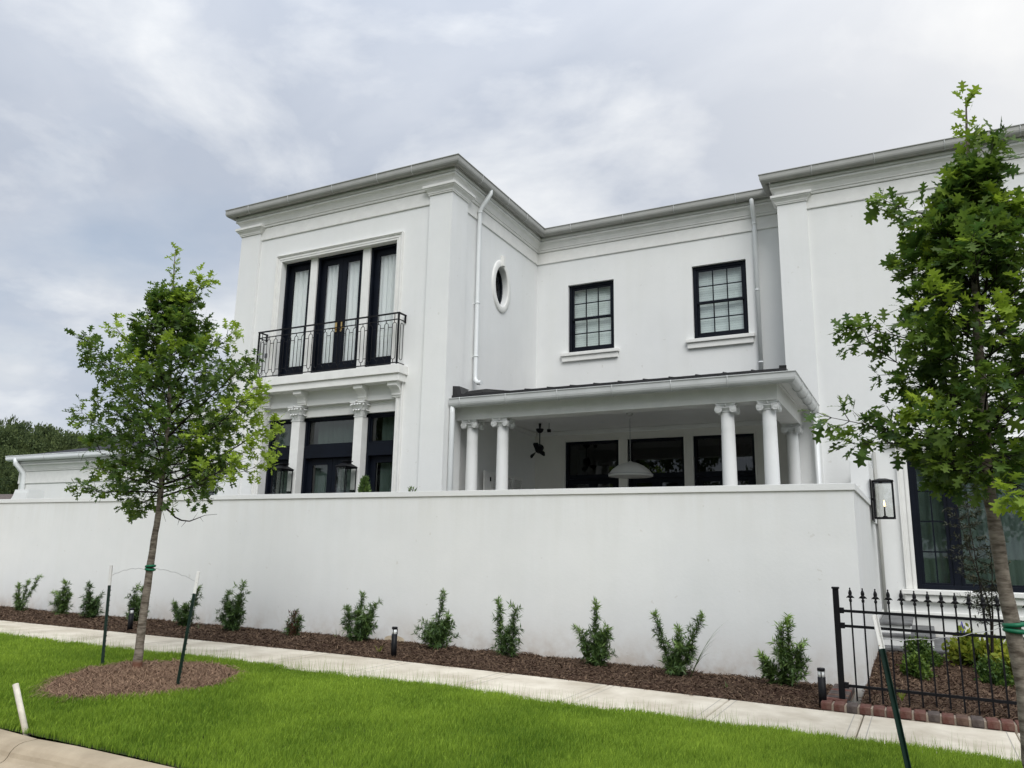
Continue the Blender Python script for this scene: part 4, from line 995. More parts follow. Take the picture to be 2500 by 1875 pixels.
pend = thing('pendant_lamp', (-4.55, 13.5, 3.95), 'large grey dome pendant lamp hanging on a chain in the porch', 'lamp')
pr = [(0.395, 2.795), (0.40, 2.81), (0.385, 2.845), (0.33, 2.915), (0.24, 2.985), (0.13, 3.035), (0.035, 3.055), (0.02, 3.075)]
mb = MB(); mb.lathe(pr, -4.55, 13.5, 40, cap=False); mb.lathe([(r_ - 0.006 if r_ > 0.03 else r_, z_ - 0.008) for r_, z_ in pr[1:]][::-1], -4.55, 13.5, 40, cap=False); mb.lathe([(0.393, 2.797), (0.20, 2.778), (0.0, 2.77)], -4.55, 13.5, 40, cap=False); mb.build('lamp_shade', 'pendant', pend)
MB().tube([(-4.55 + 0.398 * math.cos(2 * PI * k / 40), 13.5 + 0.398 * math.sin(2 * PI * k / 40), 2.835) for k in range(40)], 0.007, 6, closed=True).build('rim', 'wire', pend)
mb = MB(); mb.lathe([(0.03, 3.90), (0.06, 3.925), (0.07, 3.95)], -4.55, 13.5, 20); mb.build('ceiling_rose', 'pendant', pend)
mb = MB(); kk = 0; z_ = 3.09
link0 = None
while z_ < 3.88:
    pts = []
    for k in range(10):
        a = 2 * PI * k / 10; u = 0.010 * math.cos(a); v = 0.021 * math.sin(a)
        pts.append((-4.55 + (u if kk % 2 else 0), 13.5 + (0 if kk % 2 else u), z_ + v))
    MB().tube(pts, 0.0035, 5, closed=True).build('chain_link', 'wire', pend); z_ += 0.033; kk += 1

# wall lanterns on the garden door piers
def lantern(x, y, zb, zt_, w, d, label, grp=None):
    L = thing('wall_lantern', (x, YL, zb), label, 'lantern', grp)
    mb = MB(); t = 0.014; x0, x1, y0, y1 = x - w / 2, x + w / 2, y, y + d
    for xx in (x0, x1):
        for yy in (y0, y1): mb.box(xx - t / 2, xx + t / 2, yy - t / 2, yy + t / 2, zb, zt_)
    for zz in (zb, zt_):
        mb.box(x0 - t, x1 + t, y0 - t, y0 + t, zz - t, zz + t); mb.box(x0 - t, x1 + t, y1 - t, y1 + t, zz - t, zz + t); mb.box(x0 - t, x0 + t, y0, y1, zz - t, zz + t); mb.box(x1 - t, x1 + t, y0, y1, zz - t, zz + t)
    mb.build('frame', 'black', L)
    for nm, bx in (('glass_pane', (x0 + t, x1 - t, y0, y0 + 0.004)), ('glass_pane', (x0 + t, x1 - t, y1 - 0.004, y1))): MB().box(*bx, zb + t, zt_ - t).build(nm, 'lampglass', L)
    for xx in (x0, x1): MB().box(xx - 0.002, xx + 0.002, y0 + t, y1 - t, zb + t, zt_ - t).build('glass_pane', 'lampglass', L)
    mb = MB(); o = 0.025; a = [(x0 - o, y0 - o), (x1 + o, y0 - o), (x1 + o, y1 + o), (x0 - o, y1 + o)]; cx, cy = x, (y0 + y1) / 2
    vs = [(p[0], p[1], zt_ + 0.012) for p in a] + [(cx + (p[0] - cx) * 0.25, cy + (p[1] - cy) * 0.25, zt_ + 0.09) for p in a]
    mb.add(vs, [(3, 2, 1, 0), (4, 5, 6, 7), (0, 1, 5, 4), (1, 2, 6, 5), (2, 3, 7, 6), (3, 0, 4, 7)]); mb.box(cx - 0.045, cx + 0.045, cy - 0.05, cy + 0.05, zt_ + 0.092, zt_ + 0.105); mb.box(cx - 0.075, cx + 0.075, cy - 0.08, cy + 0.08, zt_ + 0.105, zt_ + 0.122); mb.build('cap', 'black', L)
    mb = MB(); mb.box(x - 0.02, x + 0.02, y1, YL, zb + 0.08, zb + 0.12); mb.box(x - 0.05, x + 0.05, YL - 0.02, YL, zb, zb + 0.2); mb.build('bracket', 'black', L)
    mb = MB(); mb.tube([(x, cy, zb), (x, cy, zb + 0.14)], 0.007, 6); mb.build('burner', 'brass', L)
lantern(-10.66, 11.05, 2.28, 2.87, 0.21, 0.30, 'black box lantern on the left pier between the garden doors', 'lanterns on the door piers')
lantern(-9.14, 11.05, 2.28, 2.87, 0.21, 0.30, 'black box lantern on the right pier between the garden doors', 'lanterns on the door piers')

# ------------------------------------------------------------------ low range to the left: link block and garage wing
rng_ = thing('garage_wing', (-20, 14.3, 0), 'low white wing with dark hipped roof behind the left end of the wall', 'house')
YG = 14.3
mb = MB(); mb.quad((-24.15, YG, 0), (-16.9, YG, 0), (-16.9, YG, 3.9), (-24.15, YG, 3.9)); mb.quad((-24.15, YG, 0), (-24.15, YG, 3.9), (-24.15, 24, 3.9), (-24.15, 24, 0)); mb.build('wall', 'stucco', rng_)
mb = MB(); mb.sweep(corn(-4.57, low=3.12), [(-24.15, 24), (-24.15, YG), (-16.9, YG)]); mb.build('cornice', 'trim', rng_)
mb = MB(); mb.sweep(gut(-4.56), [(-24.15, 24), (-24.15, YG), (-16.9, YG)]); gg = mb.build('gutter', 'pipe', rng_)
straps([(x, YG, 0, -1) for x in (-22.6, -21.0, -19.4, -17.8)], -4.56, gg)
mb = MB(); e = [(-24.35, 14.1, 3.93), (-16.9, 14.1, 3.93), (-16.9, 19.0, 5.3), (-19.45, 19.0, 5.3), (-24.35, 24, 3.93)]
mb.add(e, [(0, 1, 2, 3), (0, 3, 4)]); mb.build('hip_roof', 'shingle', rng_)
mb = MB(); mb.tube([(-24.0, YG - 0.27, 3.86), (-24.0, YG - 0.27, 3.72), (-23.9, YG - 0.12, 3.5), (-23.85, YG - 0.07, 3.4), (-23.85, YG - 0.07, 0.2)], 0.075, 12); mb.build('downpipe', 'pipe', rng_)
link = thing('link_block', (-14.7, YG, 0), 'taller white link block between the garage wing and the main house', 'house')
WL = (-16.42, -15.66, 1.6, 3.45)
mb = MB(); holes_wall(mb, -16.9, XL0, 0, 4.9, [WL], YG, 0.3); mb.quad((-16.9, YG, 0), (-16.9, YG, 4.9), (-16.9, 24, 4.9), (-16.9, 24, 0)); mb.build('wall', 'stucco', link)
mb = MB(); mb.sweep(corn(-3.55, low=4.33), [(-16.9, 24), (-16.9, YG), (XL0, YG)]); mb.build('cornice', 'trim', link)
MB().add([(-16.9, YG, 4.92), (XL0, YG, 4.92), (XL0, 24, 4.92), (-16.9, 24, 4.92)], [(0, 1, 2, 3)]).build('flat_roof', 'roofmetal', link)
w = frame_rect(*WL, 0.06, YG + 0.1, YG + 0.2, link, name='window'); MB().box(-16.05, -16.03, YG + 0.12, YG + 0.14, 1.66, 3.39).build('muntin', 'navy', w)
for zz in (2.2, 2.75): MB().box(-16.36, -15.72, YG + 0.122, YG + 0.138, zz - 0.011, zz + 0.011).build('muntin', 'navy', w)
pane(-16.36, -15.72, YG + 0.13, 1.66, 3.39, w)
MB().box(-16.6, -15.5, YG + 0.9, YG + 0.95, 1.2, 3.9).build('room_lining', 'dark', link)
curtain(-16.36, -15.72, YG + 0.4, 1.6, 3.4, 'grey curtain in the small link block window behind the left oak', seed=31)

# ------------------------------------------------------------------ garden wall
gw = thing('garden_wall', (-8, WY, 0), 'tall white stucco garden wall with flat coping along the sidewalk', 'wall')
CZ = 2.30; XC = -0.64
def shell(mb, x0, x1, y0, y1, z0, z1): mb.box(x0, x1, y0, y1, z0, z1)
mb = MB(); nseg = 60
# long front face subdivided and very slightly uneven like hand-trowelled stucco
xs = np.linspace(-36, XC, 140); zs = np.linspace(-0.4, CZ - 0.075, 16)
vs = [(x, WY + (0.006 * (float(vnoise(x, z * 3, 0.8, 21)) - 0.5) if (0 < i < 139 and 0 < j < 15) else 0.0), z) for j, z in enumerate(zs) for i, x in enumerate(xs)]
fs = [(j * 140 + i, j * 140 + i + 1, (j + 1) * 140 + i + 1, (j + 1) * 140 + i) for j in range(15) for i in range(139)]
mb.add(vs, fs, True)
mb.quad((XC, WY, -0.4), (XC, YR, -0.4), (XC, YR, CZ - 0.075), (XC, WY, CZ - 0.075))
mb.quad((-36, WY + 0.22, -0.4), (-36, WY + 0.22, CZ - 0.075), (XC - 0.22, WY + 0.22, CZ - 0.075), (XC - 0.22, WY + 0.22, -0.4))
mb.quad((XC - 0.22, WY + 0.22, -0.4), (XC - 0.22, WY + 0.22, CZ - 0.075), (XC - 0.22, YR, CZ - 0.075), (XC - 0.22, YR, -0.4))
mb.build('wall_face', 'stucco', gw)
mb = MB(); mb.sweep([(0.0, CZ - 0.078), (0.02, CZ - 0.075), (0.022, CZ - 0.002), (0.018, CZ), (-0.24, CZ), (-0.242, CZ - 0.075), (-0.22, CZ - 0.078)], [(-36, WY), (XC, WY), (XC, 13.05)]); mb.build('coping', 'plaster', gw)
MB().box(XC - 0.24, XC + 0.024, 13.052, YR - 0.001, CZ - 0.3, 2.92).build('raised_pier', 'plaster', gw, bevel=0.006)
# ramped end of the return wall at the far left
pr = [(-21.95, 2.2), (-21.95, 2.50), (-21.87, 2.56), (-21.80, 2.65), (-21.77, 2.73), (-21.74, 2.80), (-21.15, 2.80), (-21.15, 2.2)]
n = len(pr); vs = [(x, 12.8, z) for x, z in pr] + [(x, 13.25, z) for x, z in pr]
MB().add(vs, [tuple(reversed(range(n))), tuple(range(n, 2 * n))] + [(i, i + n, (i + 1) % n + n, (i + 1) % n) for i in range(n)]).build('ramped_end', 'plaster', gw)
MB().box(-21.70, -21.17, 12.785, 12.8, 2.2, 2.72).build('recess_panel', 'stucco', gw)
# bare plaster blotch low on the wall
pts = [(-6.93 + 0.17 * (1 + 0.12 * math.sin(3 * a)) * math.cos(a), WY - 0.004, 0.13 + 0.10 * math.sin(a) * (1 + 0.1 * math.cos(2 * a))) for a in [2 * PI * k / 22 for k in range(22)]]
MB().add(pts, [tuple(range(22))]).build('bare_patch', 'blotch', gw)

# gas lantern on the raised pier
gl = thing('gas_lantern', (-0.5, 13.3, 2.05), 'black gas lantern with a small lit flame on the raised pier right of the wall', 'lantern')
zb, ztp, x0, x1, y0, y1 = 2.04, 2.58, -0.57, -0.31, 12.98, 13.26; t = 0.022
mb = MB()
for xx in (x0, x1):
    for yy in (y0, y1): mb.box(xx - t / 2, xx + t / 2, yy - t / 2, yy + t / 2, zb, ztp)
for zz in (zb, ztp):
    mb.box(x0 - t / 2, x1 + t / 2, y0 - t / 2, y0 + t / 2, zz - t / 2, zz + t / 2); mb.box(x0 - t / 2, x1 + t / 2, y1 - t / 2, y1 + t / 2, zz - t / 2, zz + t / 2); mb.box(x0 - t / 2, x0 + t / 2, y0, y1, zz - t / 2, zz + t / 2); mb.box(x1 - t / 2, x1 + t / 2, y0, y1, zz - t / 2, zz + t / 2)
mb.build('frame', 'black', gl)
MB().box(-0.615, -0.60, 13.0, 13.6, 2.0, 2.62).build('back_plate', 'black', gl); MB().box(-0.60, x0 + 0.002, 13.1, 13.14, 2.3, 2.34).build('bracket', 'black', gl)
for bx in ((x0, x1, y0 - 0.002, y0 + 0.002), (x0, x1, y1 - 0.002, y1 + 0.002)): MB().box(*bx, zb, ztp).build('glass_pane', 'lampglass', gl)
cx, cy = (x0 + x1) / 2, (y0 + y1) / 2; o = 0.02; a = [(x0 - o, y0 - o), (x1 + o, y0 - o), (x1 + o, y1 + o), (x0 - o, y1 + o)]
vs = [(p[0], p[1], ztp + 0.013) for p in a] + [(cx + (p[0] - cx) * 0.3, cy + (p[1] - cy) * 0.3, ztp + 0.05) for p in a]
MB().add(vs, [(3, 2, 1, 0), (4, 5, 6, 7), (0, 1, 5, 4), (1, 2, 6, 5), (2, 3, 7, 6), (3, 0, 4, 7)]).build('cap', 'black', gl)
mb = MB(); mb.lathe([(0.04, zb + 0.01), (0.03, zb + 0.03), (0.012, zb + 0.035), (0.010, zb + 0.17)], cx, cy, 10); mb.build('burner', 'black', gl)
MB().lathe([(0.004, zb + 0.172), (0.011, zb + 0.195), (0.010, zb + 0.22), (0.003, zb + 0.265)], cx, cy, 8).build('flame', 'flame', gl)

# ------------------------------------------------------------------ right-hand garden: bed, steps, edging, fence
def bedz(x, y): return swz(x) + 0.055 + 0.10 * np.clip((y - 8.7) / 4, 0, 1) + 0.05 * (vnoise(x, y, 0.4, 9) - 0.4) + 0.02 * (vnoise(x, y, 0.1, 10) - 0.5)
tag(heightgrid('planting_bed', XC + 0.0, 8, 8.66, 12.6, 200, 90, bedz, 'mulch'), kind='structure')
tag(heightgrid('garden_lawn', XC, 8, 12.6, YR, 60, 20, lambda x, y: bedz(x, y) - 0.01, 'lawnfar'), kind='structure')
stp = thing('garden_steps', (-0.1, 13.4, 0.1), 'white steps with grey stone treads going down beside the wall', 'steps')
for (xa, xb, ya, yb, zt_) in ((-0.60, 0.40, 12.35, 14.4, 0.26), (-0.61, 0.09, 12.62, 14.42, 0.42), (-0.62, -0.19, 12.72, 14.44, 0.57)):
    MB().box(xa + 0.01, xb - 0.03, ya + 0.03, yb, 0.0, zt_ - 0.045).build('riser_block', 'plaster', stp)
    MB().box(xa, xb, ya, yb, zt_ - 0.045, zt_).build('tread', 'tread', stp, bevel=0.012)

edg = thing('brick_edging', (0.3, 8.56, 0), 'low red brick edging between the sidewalk and the fenced bed', 'edging')
bm_ = {}
for q, key in enumerate(('brick_red', 'brick_brown', 'brick_grey')):
    me = None
    b0 = MB().box(-0.049, 0.049, -0.1, 0.1, 0.0, 0.072).build('brick', key, None, bevel=0.009); b0.parent = edg; bm_[key] = b0
keys = list(bm_)
rb = random.Random(5); bx = -0.93; first = dict(bm_)
i = 0
while bx < 3.4:
    k = rb.choices(keys, (5, 4, 3))[0] if i not in (0, 1, 6) else 'brick_red'
    if k in first and first[k] is not None: o = first[k]; first[k] = None
    else: o = bm_[k].copy(); C.objects.link(o); o.parent = edg
    o.location = Vector((bx + rb.uniform(-0.003, 0.003), 8.575 + rb.uniform(-0.006, 0.006), float(swz(bx)) - 0.002 + rb.uniform(-0.003, 0.003))) - ORIG[edg.name]
    o.rotation_euler = (0, 0, rb.uniform(-0.02, 0.02)); bx += 0.1145; i += 1
for k in range(9):
    o = bm_[rb.choice(keys)].copy(); C.objects.link(o); o.parent = edg
    o.location = Vector((-0.86, 8.74 + 0.115 * k, 0.035)) - ORIG[edg.name]; o.rotation_euler = (0, 0, PI / 2 + rb.uniform(-0.02, 0.02))
vs = []; fs = []
for i, x_ in enumerate(np.linspace(-0.975, 3.4, 30)):
    z = float(swz(x_)); vs += [(x_, 8.482, z - 0.1), (x_, 8.485, z + 0.056), (x_, 8.668, z + 0.056), (x_, 8.668, z - 0.1)]
for i in range(29):
    for j in range(3): q = i * 4 + j; fs.append((q, q + 4, q + 5, q + 1))
mb = MB().add(vs, fs); mb.box(-0.955, -0.765, 8.67, 9.8, 0.0, 0.085); mb.build('mortar_bed', 'mortar', edg)

fence = thing('iron_fence', (-0.8, 8.75, 0.1), 'black iron fence with spear tips standing on the brick edging', 'fence')
FY = 8.75
fz = lambda x, z: z - 0.024 * (x + 0.8) / 1.5
mb = MB(); mb.box(-0.83, -0.775, FY - 0.028, FY + 0.028, 0.08, 1.155); mb.build('post', 'black', fence, bevel=0.004)
MB().box(-0.838, -0.767, FY - 0.036, FY + 0.036, 1.155, 1.175).build('post_cap', 'black', fence, bevel=0.006)
MB().box(-0.88, -0.725, FY - 0.05, FY + 0.05, 0.075, 0.085).build('base_plate', 'black', fence)
for z, t_ in ((0.945, 0.026), (0.80, 0.026), (0.235, 0.026)):
    MB().bar((-0.775, FY, fz(-0.775, z)), (3.3, FY, fz(3.3, z)), 0.022, t_).build('rail', 'black', fence)
    MB().box(-0.775, -0.735, FY - 0.025, FY + 0.025, z - 0.025, z + 0.03).build('rail_bracket', 'black', fence, bevel=0.004)
mb = MB(); mb.box(-0.0075, 0.0075, -0.0075, 0.0075, 0.10, 1.04)
pk = mb.build('picket', 'black', None); pk.parent = fence
mb = MB(); mb.lathe([(0.010, 1.035), (0.014, 1.04), (0.014, 1.06), (0.009, 1.065), (0.009, 1.078), (0.02, 1.083), (0.021, 1.09), (0.012, 1.094), (0.018, 1.112), (0.017, 1.13), (0.009, 1.15), (0.005, 1.158), (0.008, 1.164), (0.006, 1.172), (0.001, 1.176)], 0, 0, 10)
for s_ in (-1, 1):
    vs = [(0, -0.005, 1.098), (s_ * 0.018, -0.005, 1.098), (s_ * 0.033, -0.004, 1.083), (s_ * 0.039, -0.002, 1.072), (s_ * 0.026, -0.004, 1.076), (s_ * 0.012, -0.005, 1.072), (0, -0.005, 1.078)]
    vb = [(a_, 0.005, c_) for a_, b_, c_ in vs]; n = len(vs)
    mb.add(vs + vb, [tuple(range(n)), tuple(reversed(range(n, 2 * n)))] + [(i, i + n, (i + 1) % n + n, (i + 1) % n) for i in range(n)])
sp_ = mb.build('spear_tip', 'black', None); sp_.parent = pk
for i in range(34):
    x_ = -0.668 + 0.1145 * i; loc = Vector((x_, FY, fz(x_, 0.0))) - ORIG[fence.name]
    if i == 0: pk.location = loc
    else:
        a_ = pk.copy(); C.objects.link(a_); a_.parent = fence; a_.location = loc
        b_ = sp_.copy(); C.objects.link(b_); b_.parent = a_

# bollard lights
def bollard(x, y, h, label):
    z = float(swz(x)) - 0.02; o = thing('bollard_light', (x, y, z), label, 'bollard light', 'black bollard lights along the mulch bed')
    r = 0.037; MB().lathe([(r, z), (r, z + h * 0.78)], x, y, 20).build('post', 'black', o)
    MB().lathe([(r * 0.82, z + h * 0.78), (r * 0.82, z + h * 0.93)], x, y, 20).build('lens', 'lens', o)
    MB().lathe([(r, z + h * 0.93), (r, z + h * 0.985), (r * 0.9, z + h)], x, y, 20).build('cap', 'black', o)
    mb = MB()
    for a in (0.6, 2.7, 4.8): mb.box(x + r * 0.9 * math.cos(a) - 0.004, x + r * 0.9 * math.cos(a) + 0.004, y + r * 0.9 * math.sin(a) - 0.004, y + r * 0.9 * math.sin(a) + 0.004, z + h * 0.78, z + h * 0.93)
    mb.build('strut', 'black', o)
bollard(-11.12, 8.62, 0.37, 'short black bollard light behind the left oak trunk')
bollard(-6.09, 8.62, 0.40, 'short black bollard light in the mulch near the middle of the wall')
bollard(-0.97, 8.62, 0.385, 'short black bollard light just left of the iron fence')

# ------------------------------------------------------------------ vegetation
def leaf_oak():
    """seven-lobed oak leaf, length 1 along +y, two halves folded along the midrib"""
    R = [(0.02, 0.0), (0.05, 0.16), (0.20, 0.20), (0.24, 0.27), (0.09, 0.34), (0.12, 0.42), (0.36, 0.48), (0.40, 0.58), (0.13, 0.60), (0.12, 0.68), (0.27, 0.80), (0.24, 0.86), (0.09, 0.84), (0.0, 1.0)]
    mid = [(0.0, 0.0), (0.0, 0.18), (0.0, 0.34), (0.0, 0.5), (0.0, 0.64), (0.0, 0.82), (0.0, 1.0)]
    V = []; F = []
    bend = lambda y: -0.22 * y * y
    for s in (1, -1):
        b = len(V)
        for x, y in R: V.append((s * x, y, bend(y) + 0.30 * x * x * 2 - 0.05 * x))
        mb_ = len(V)
        for x, y in mid: V.append((0, y, bend(y) - 0.01))
        tri = [(0, 1, -1), (1, 2, -2), (2, 3, -2), (3, 4, -2), (-1, 1, -2), (1, 4, -2), (4, -3, -2), (4, 5, -3), (5, 6, -4), (6, 7, -4), (7, 8, -4), (5, -4, -3), (8, -5, -4), (8, 9, -5), (9, 10, -6), (10, 11, -6), (11, 12, -6), (9, -6, -5), (12, 13, -6)]
        for t in tri:
            idx = [b + q if q >= 0 else mb_ + (-q - 1) for q in t]
            F.append(tuple(idx if s > 0 else reversed(idx)))
    return np.array(V, float), np.array(F, int)
OAKV, OAKF = leaf_oak()
# template roots: petiole
NEEV = np.array([(0, 0, 0), (0.085, 0.35, 0.0), (-0.085, 0.35, 0.0), (0.0, 1.0, -0.12), (0.0, 0.36, -0.02)], float)
NEEF = np.array([(0, 1, 4), (0, 4, 2), (1, 3, 4), (4, 3, 2)], int)
OVLV = np.array([(0, 0, 0), (0.28, 0.4, 0.03), (-0.28, 0.4, 0.03), (0.2, 0.8, 0.02), (-0.2, 0.8, 0.02), (0, 1.0, 0)], float)
OVLF = np.array([(0, 1, 2), (1, 3, 4), (1, 4, 2), (3, 5, 4)], int)

def tree(name, base, trunk, prim, seed, label, leafsize=0.135, nsec=7, leafn=(5, 8), group=None, extra_bare=True, nparts=260, young=0.10, lead=0.7, dense=0.1):
    """young oak: trunk through given points, primaries (start height, azimuth, length, rise) with twigs and lobed leaves"""
    r = np.random.default_rng(seed); T = thing(name, base, label, 'tree', group)
    tp = [Vector(p) for p, _ in trunk]; tr_ = [q for _, q in trunk]
    # smooth trunk
    pts = []; rs = []
    zz = np.array([p.z for p in tp]); zq = np.linspace(zz[0], zz[-1], 60)
    wob = np.cumsum(r.normal(0, 0.0022, (60, 2)), 0); wob -= np.linspace(0, 1, 60)[:, None] * wob[-1]
    for i, z in enumerate(zq): pts.append((np.interp(z, zz, [p.x for p in tp]) + wob[i, 0], np.interp(z, zz, [p.y for p in tp]) + wob[i, 1], z)); rs.append(float(np.interp(z, zz, tr_)) * (1 + 0.04 * r.normal()))
    MB().tube(pts, rs, 12).build('trunk', 'bark', T)
    tx = lambda z: np.array([np.interp(z, zz, [p.x for p in tp]), np.interp(z, zz, [p.y for p in tp]), z])
    br = MB(); tw = MB(); L = []   # leaf records: pos, dir, normal, size, tone
    def leaves_at(p, d, n, tip=False, ytone=0.0):
        d = d / np.linalg.norm(d)
        for _ in range(n):
            v = r.normal(size=3); v -= v.dot(d) * d; v /= np.linalg.norm(v) + 1e-9
            dd = d * r.uniform(0.3, 1.0) + v * r.uniform(0.5, 1.1) + np.array([0, 0, -0.12]); dd /= np.linalg.norm(dd)
            nn = np.array([0, 0, 1.0]) + r.normal(0, 0.45, 3)
            sz = leafsize * r.uniform(0.6, 1.15) * (0.8 if tip else 1.0)
            L.append((p + dd * 0.025 + r.normal(0, 0.008, 3), dd, nn, sz, ytone))
    for (z0, az, ln, rise) in prim:
        p = tx(z0); d = np.array([math.cos(az) * math.cos(rise), math.sin(az) * math.cos(rise), math.sin(rise)]); n = max(6, int(ln / 0.11))
        path = [p.copy()]; dirs = []; cur = d.copy()
        for k in range(n):
            cur = cur + r.normal(0, 0.055, 3) + np.array([0, 0, 0.016 if rise > 0.1 else 0.004]); cur /= np.linalg.norm(cur)
            p = p + cur * ln / n; path.append(p.copy()); dirs.append(cur.copy())
        r0 = 0.004 + 0.0065 * ln; br.tube(path, [max(0.0022, r0 * (1 - 0.85 * k / n)) for k in range(n + 1)], 6)
        yb = r.random() < young * 2.2
        for k in range(1 if ln < 0.5 else 2, n + 1):
            for q in range(3 if r.random() < dense else 2):
                dk = dirs[k - 1]; v = r.normal(size=3) * np.array([1, 1, 0.55]); v -= v.dot(dk) * dk; v /= np.linalg.norm(v)
                td = dk * 0.75 + v * 0.8; td /= np.linalg.norm(td); tl = r.uniform(0.10, 0.30) * (1.25 - 0.75 * k / n) * min(1.0, 0.45 + ln * 0.6)
                t0 = path[k]; m_ = td + np.array([0, 0, 0.10]); t1 = t0 + td * tl * 0.5; t2 = t1 + m_ / np.linalg.norm(m_) * tl * 0.5
                tw.tube([t0, t1, t2], [0.0035, 0.0028, 0.0015], 4, cap=False)
                yt = (0.75 if (yb and k > n * 0.6) else 0.0)
                leaves_at(t1, td, r.integers(1, 4), ytone=yt * 0.6); leaves_at(t2, m_, r.integers(*leafn) - 2, tip=True, ytone=yt)
        leaves_at(path[-1], dirs[-1], r.integers(4, 7), tip=True, ytone=0.95 if yb else 0.25)
    for z in np.arange(zz[-1] - lead, zz[-1] + 0.01, 0.055):
        leaves_at(tx(z), np.array([0, 0, 1.0]) + r.normal(0, 0.5, 3) * np.array([1, 1, 0.2]), r.integers(3, 6), tip=True, ytone=0.25 if z < zz[-1] - 0.35 else 0.5)
    br.build('branch', 'twig', T)['kind'] = 'stuff'; tw.build('twig', 'twig', T)['kind'] = 'stuff'
    pos = np.array([a[0] for a in L]); d = np.array([a[1] for a in L]); nn = np.array([a[2] for a in L]); sz = np.array([a[3] for a in L]); yt = np.array([a[4] for a in L])
    tone = np.clip(yt + r.beta(1.8, 4.2, len(L)) * 0.62, 0, 1)
    X, Y, Z = frames(d, nn)
    camp = np.array([0, 0, CAMZ]); dist = np.linalg.norm(pos - camp, axis=1); order = np.argsort(dist / sz)
    own, rest = order[:nparts], order[nparts:]
    sc3 = np.stack([sz * r.uniform(0.8, 1.15, len(sz)), sz, sz * r.uniform(-0.6, 1.6, len(sz))], 1)
    V, F, tn = scatter(OAKV, OAKF, pos[rest], X[rest], Y[rest], Z[rest], sc3[rest], tone[rest])
    npmesh('foliage', V, F, 'oak', T, tone=tn, smooth=True, kind='stuff')
    protos = {}
    o_ = np.array(ORIG[T.name])
    for i in own:
        kq = int(tone[i] * 5.999)
        if kq not in protos:
            me = bpy.data.meshes.new('leaf'); me.from_pydata(OAKV.tolist(), [], OAKF.tolist()); me.materials.append(M['oak'])
            at = me.attributes.new('tone', 'FLOAT', 'POINT'); at.data.foreach_set('value', np.full(len(OAKV), (kq + 0.5) / 6, np.float32)); me.polygons.foreach_set('use_smooth', [True] * len(OAKF)); protos[kq] = me
        ob_ = bpy.data.objects.new('leaf', protos[kq]); C.objects.link(ob_); ob_.parent = T
        a, b, c = X[i] * sc3[i, 0], Y[i] * sc3[i, 1], Z[i] * abs(sc3[i, 2]); q = pos[i] - o_
        ob_.matrix_basis = Matrix(((a[0], b[0], c[0], q[0]), (a[1], b[1], c[1], q[1]), (a[2], b[2], c[2], q[2]), (0, 0, 0, 1)))
    return T, len(L)

# left oak ------------------------------------------------------------
r_ = np.random.default_rng(41)
trunk1 = [((-7.93, 6.3, -0.08), 0.072), ((-7.93, 6.3, 0.05), 0.056), ((-7.935, 6.3, 0.5), 0.045), ((-7.90, 6.3, 1.2), 0.039), ((-7.84, 6.3, 1.9), 0.033), ((-7.86, 6.3, 2.8), 0.025), ((-7.95, 6.3, 3.8), 0.018), ((-8.06, 6.3, 4.8), 0.008), ((-8.08, 6.3, 5.12), 0.003)]
prim1 = []
nb = 62; h = 2.05 + 2.35 * np.linspace(0, 1, nb) ** 1.15
for i, z in enumerate(h):
    az = i * 2.399963 + r_.uniform(-0.3, 0.3)
    env = np.interp(z, [2.0, 2.3, 2.7, 3.0, 3.3, 3.6, 3.9, 4.1, 4.4], [1.15, 1.3, 1.25, 1.08, 0.82, 0.56, 0.36, 0.24, 0.15])
    rise = np.interp(z, [2.0, 2.5, 3.2, 4.2, 4.9], [0.12, 0.32, 0.48, 0.62, 0.9]) + r_.uniform(-0.12, 0.12)
    prim1.append((z, az, env * r_.uniform(0.62, 1.08) / max(0.55, math.cos(rise)) * 0.92, rise))
# limbs that give this tree its outline: two long ones to the right, low ones to the left, odd sprigs near the top
prim1 += [(2.15, 0.0, 1.65, 0.20), (2.35, -0.1, 1.7, 0.48), (2.7, -0.15, 1.45, 0.58), (2.05, PI + 0.1, 1.6, 0.12), (2.12, PI - 0.3, 1.2, -0.10), (2.95, PI + 0.05, 1.6, 0.36),
          (3.45, PI - 0.1, 1.25, 0.50), (4.15, 0.0, 0.72, 0.62), (4.2, PI, 0.62, 0.72), (3.5, 0.2, 0.95, 0.6), (2.0, -0.3, 1.5, 0.1)]
treeA, nA = tree('oak_tree', (-7.93, 6.3, 0), trunk1, prim1, 5, 'staked young oak with a full crown in the round pine straw ring', leafsize=0.135, lead=0.95)
# bare broken twig below the crown
mb = MB(); mb.tube([(-7.83, 6.3, 1.86), (-7.70, 6.26, 1.875), (-7.60, 6.25, 1.83), (-7.50, 6.24, 1.77), (-7.38, 6.23, 1.735), (-7.24, 6.22, 1.725), (-7.12, 6.2, 1.75), (-6.98, 6.2, 1.79), (-6.80, 6.2, 1.80)], [0.013, 0.012, 0.010, 0.009, 0.008, 0.007, 0.005, 0.003, 0.002], 6)
for a, b in (((-7.3, 6.23, 1.73), (-7.34, 6.2, 1.66)), ((-7.2, 6.22, 1.73), (-7.1, 6.2, 1.82)), ((-7.42, 6.23, 1.74), (-7.40, 6.2, 1.68)), ((-7.06, 6.2, 1.77), (-6.98, 6.18, 1.72)), ((-7.8, 6.3, 1.85), (-7.6, 6.2, 1.72))): mb.tube([a, b], [0.003, 0.0012], 4)
mb.build('bare_branch', 'twig', treeA)
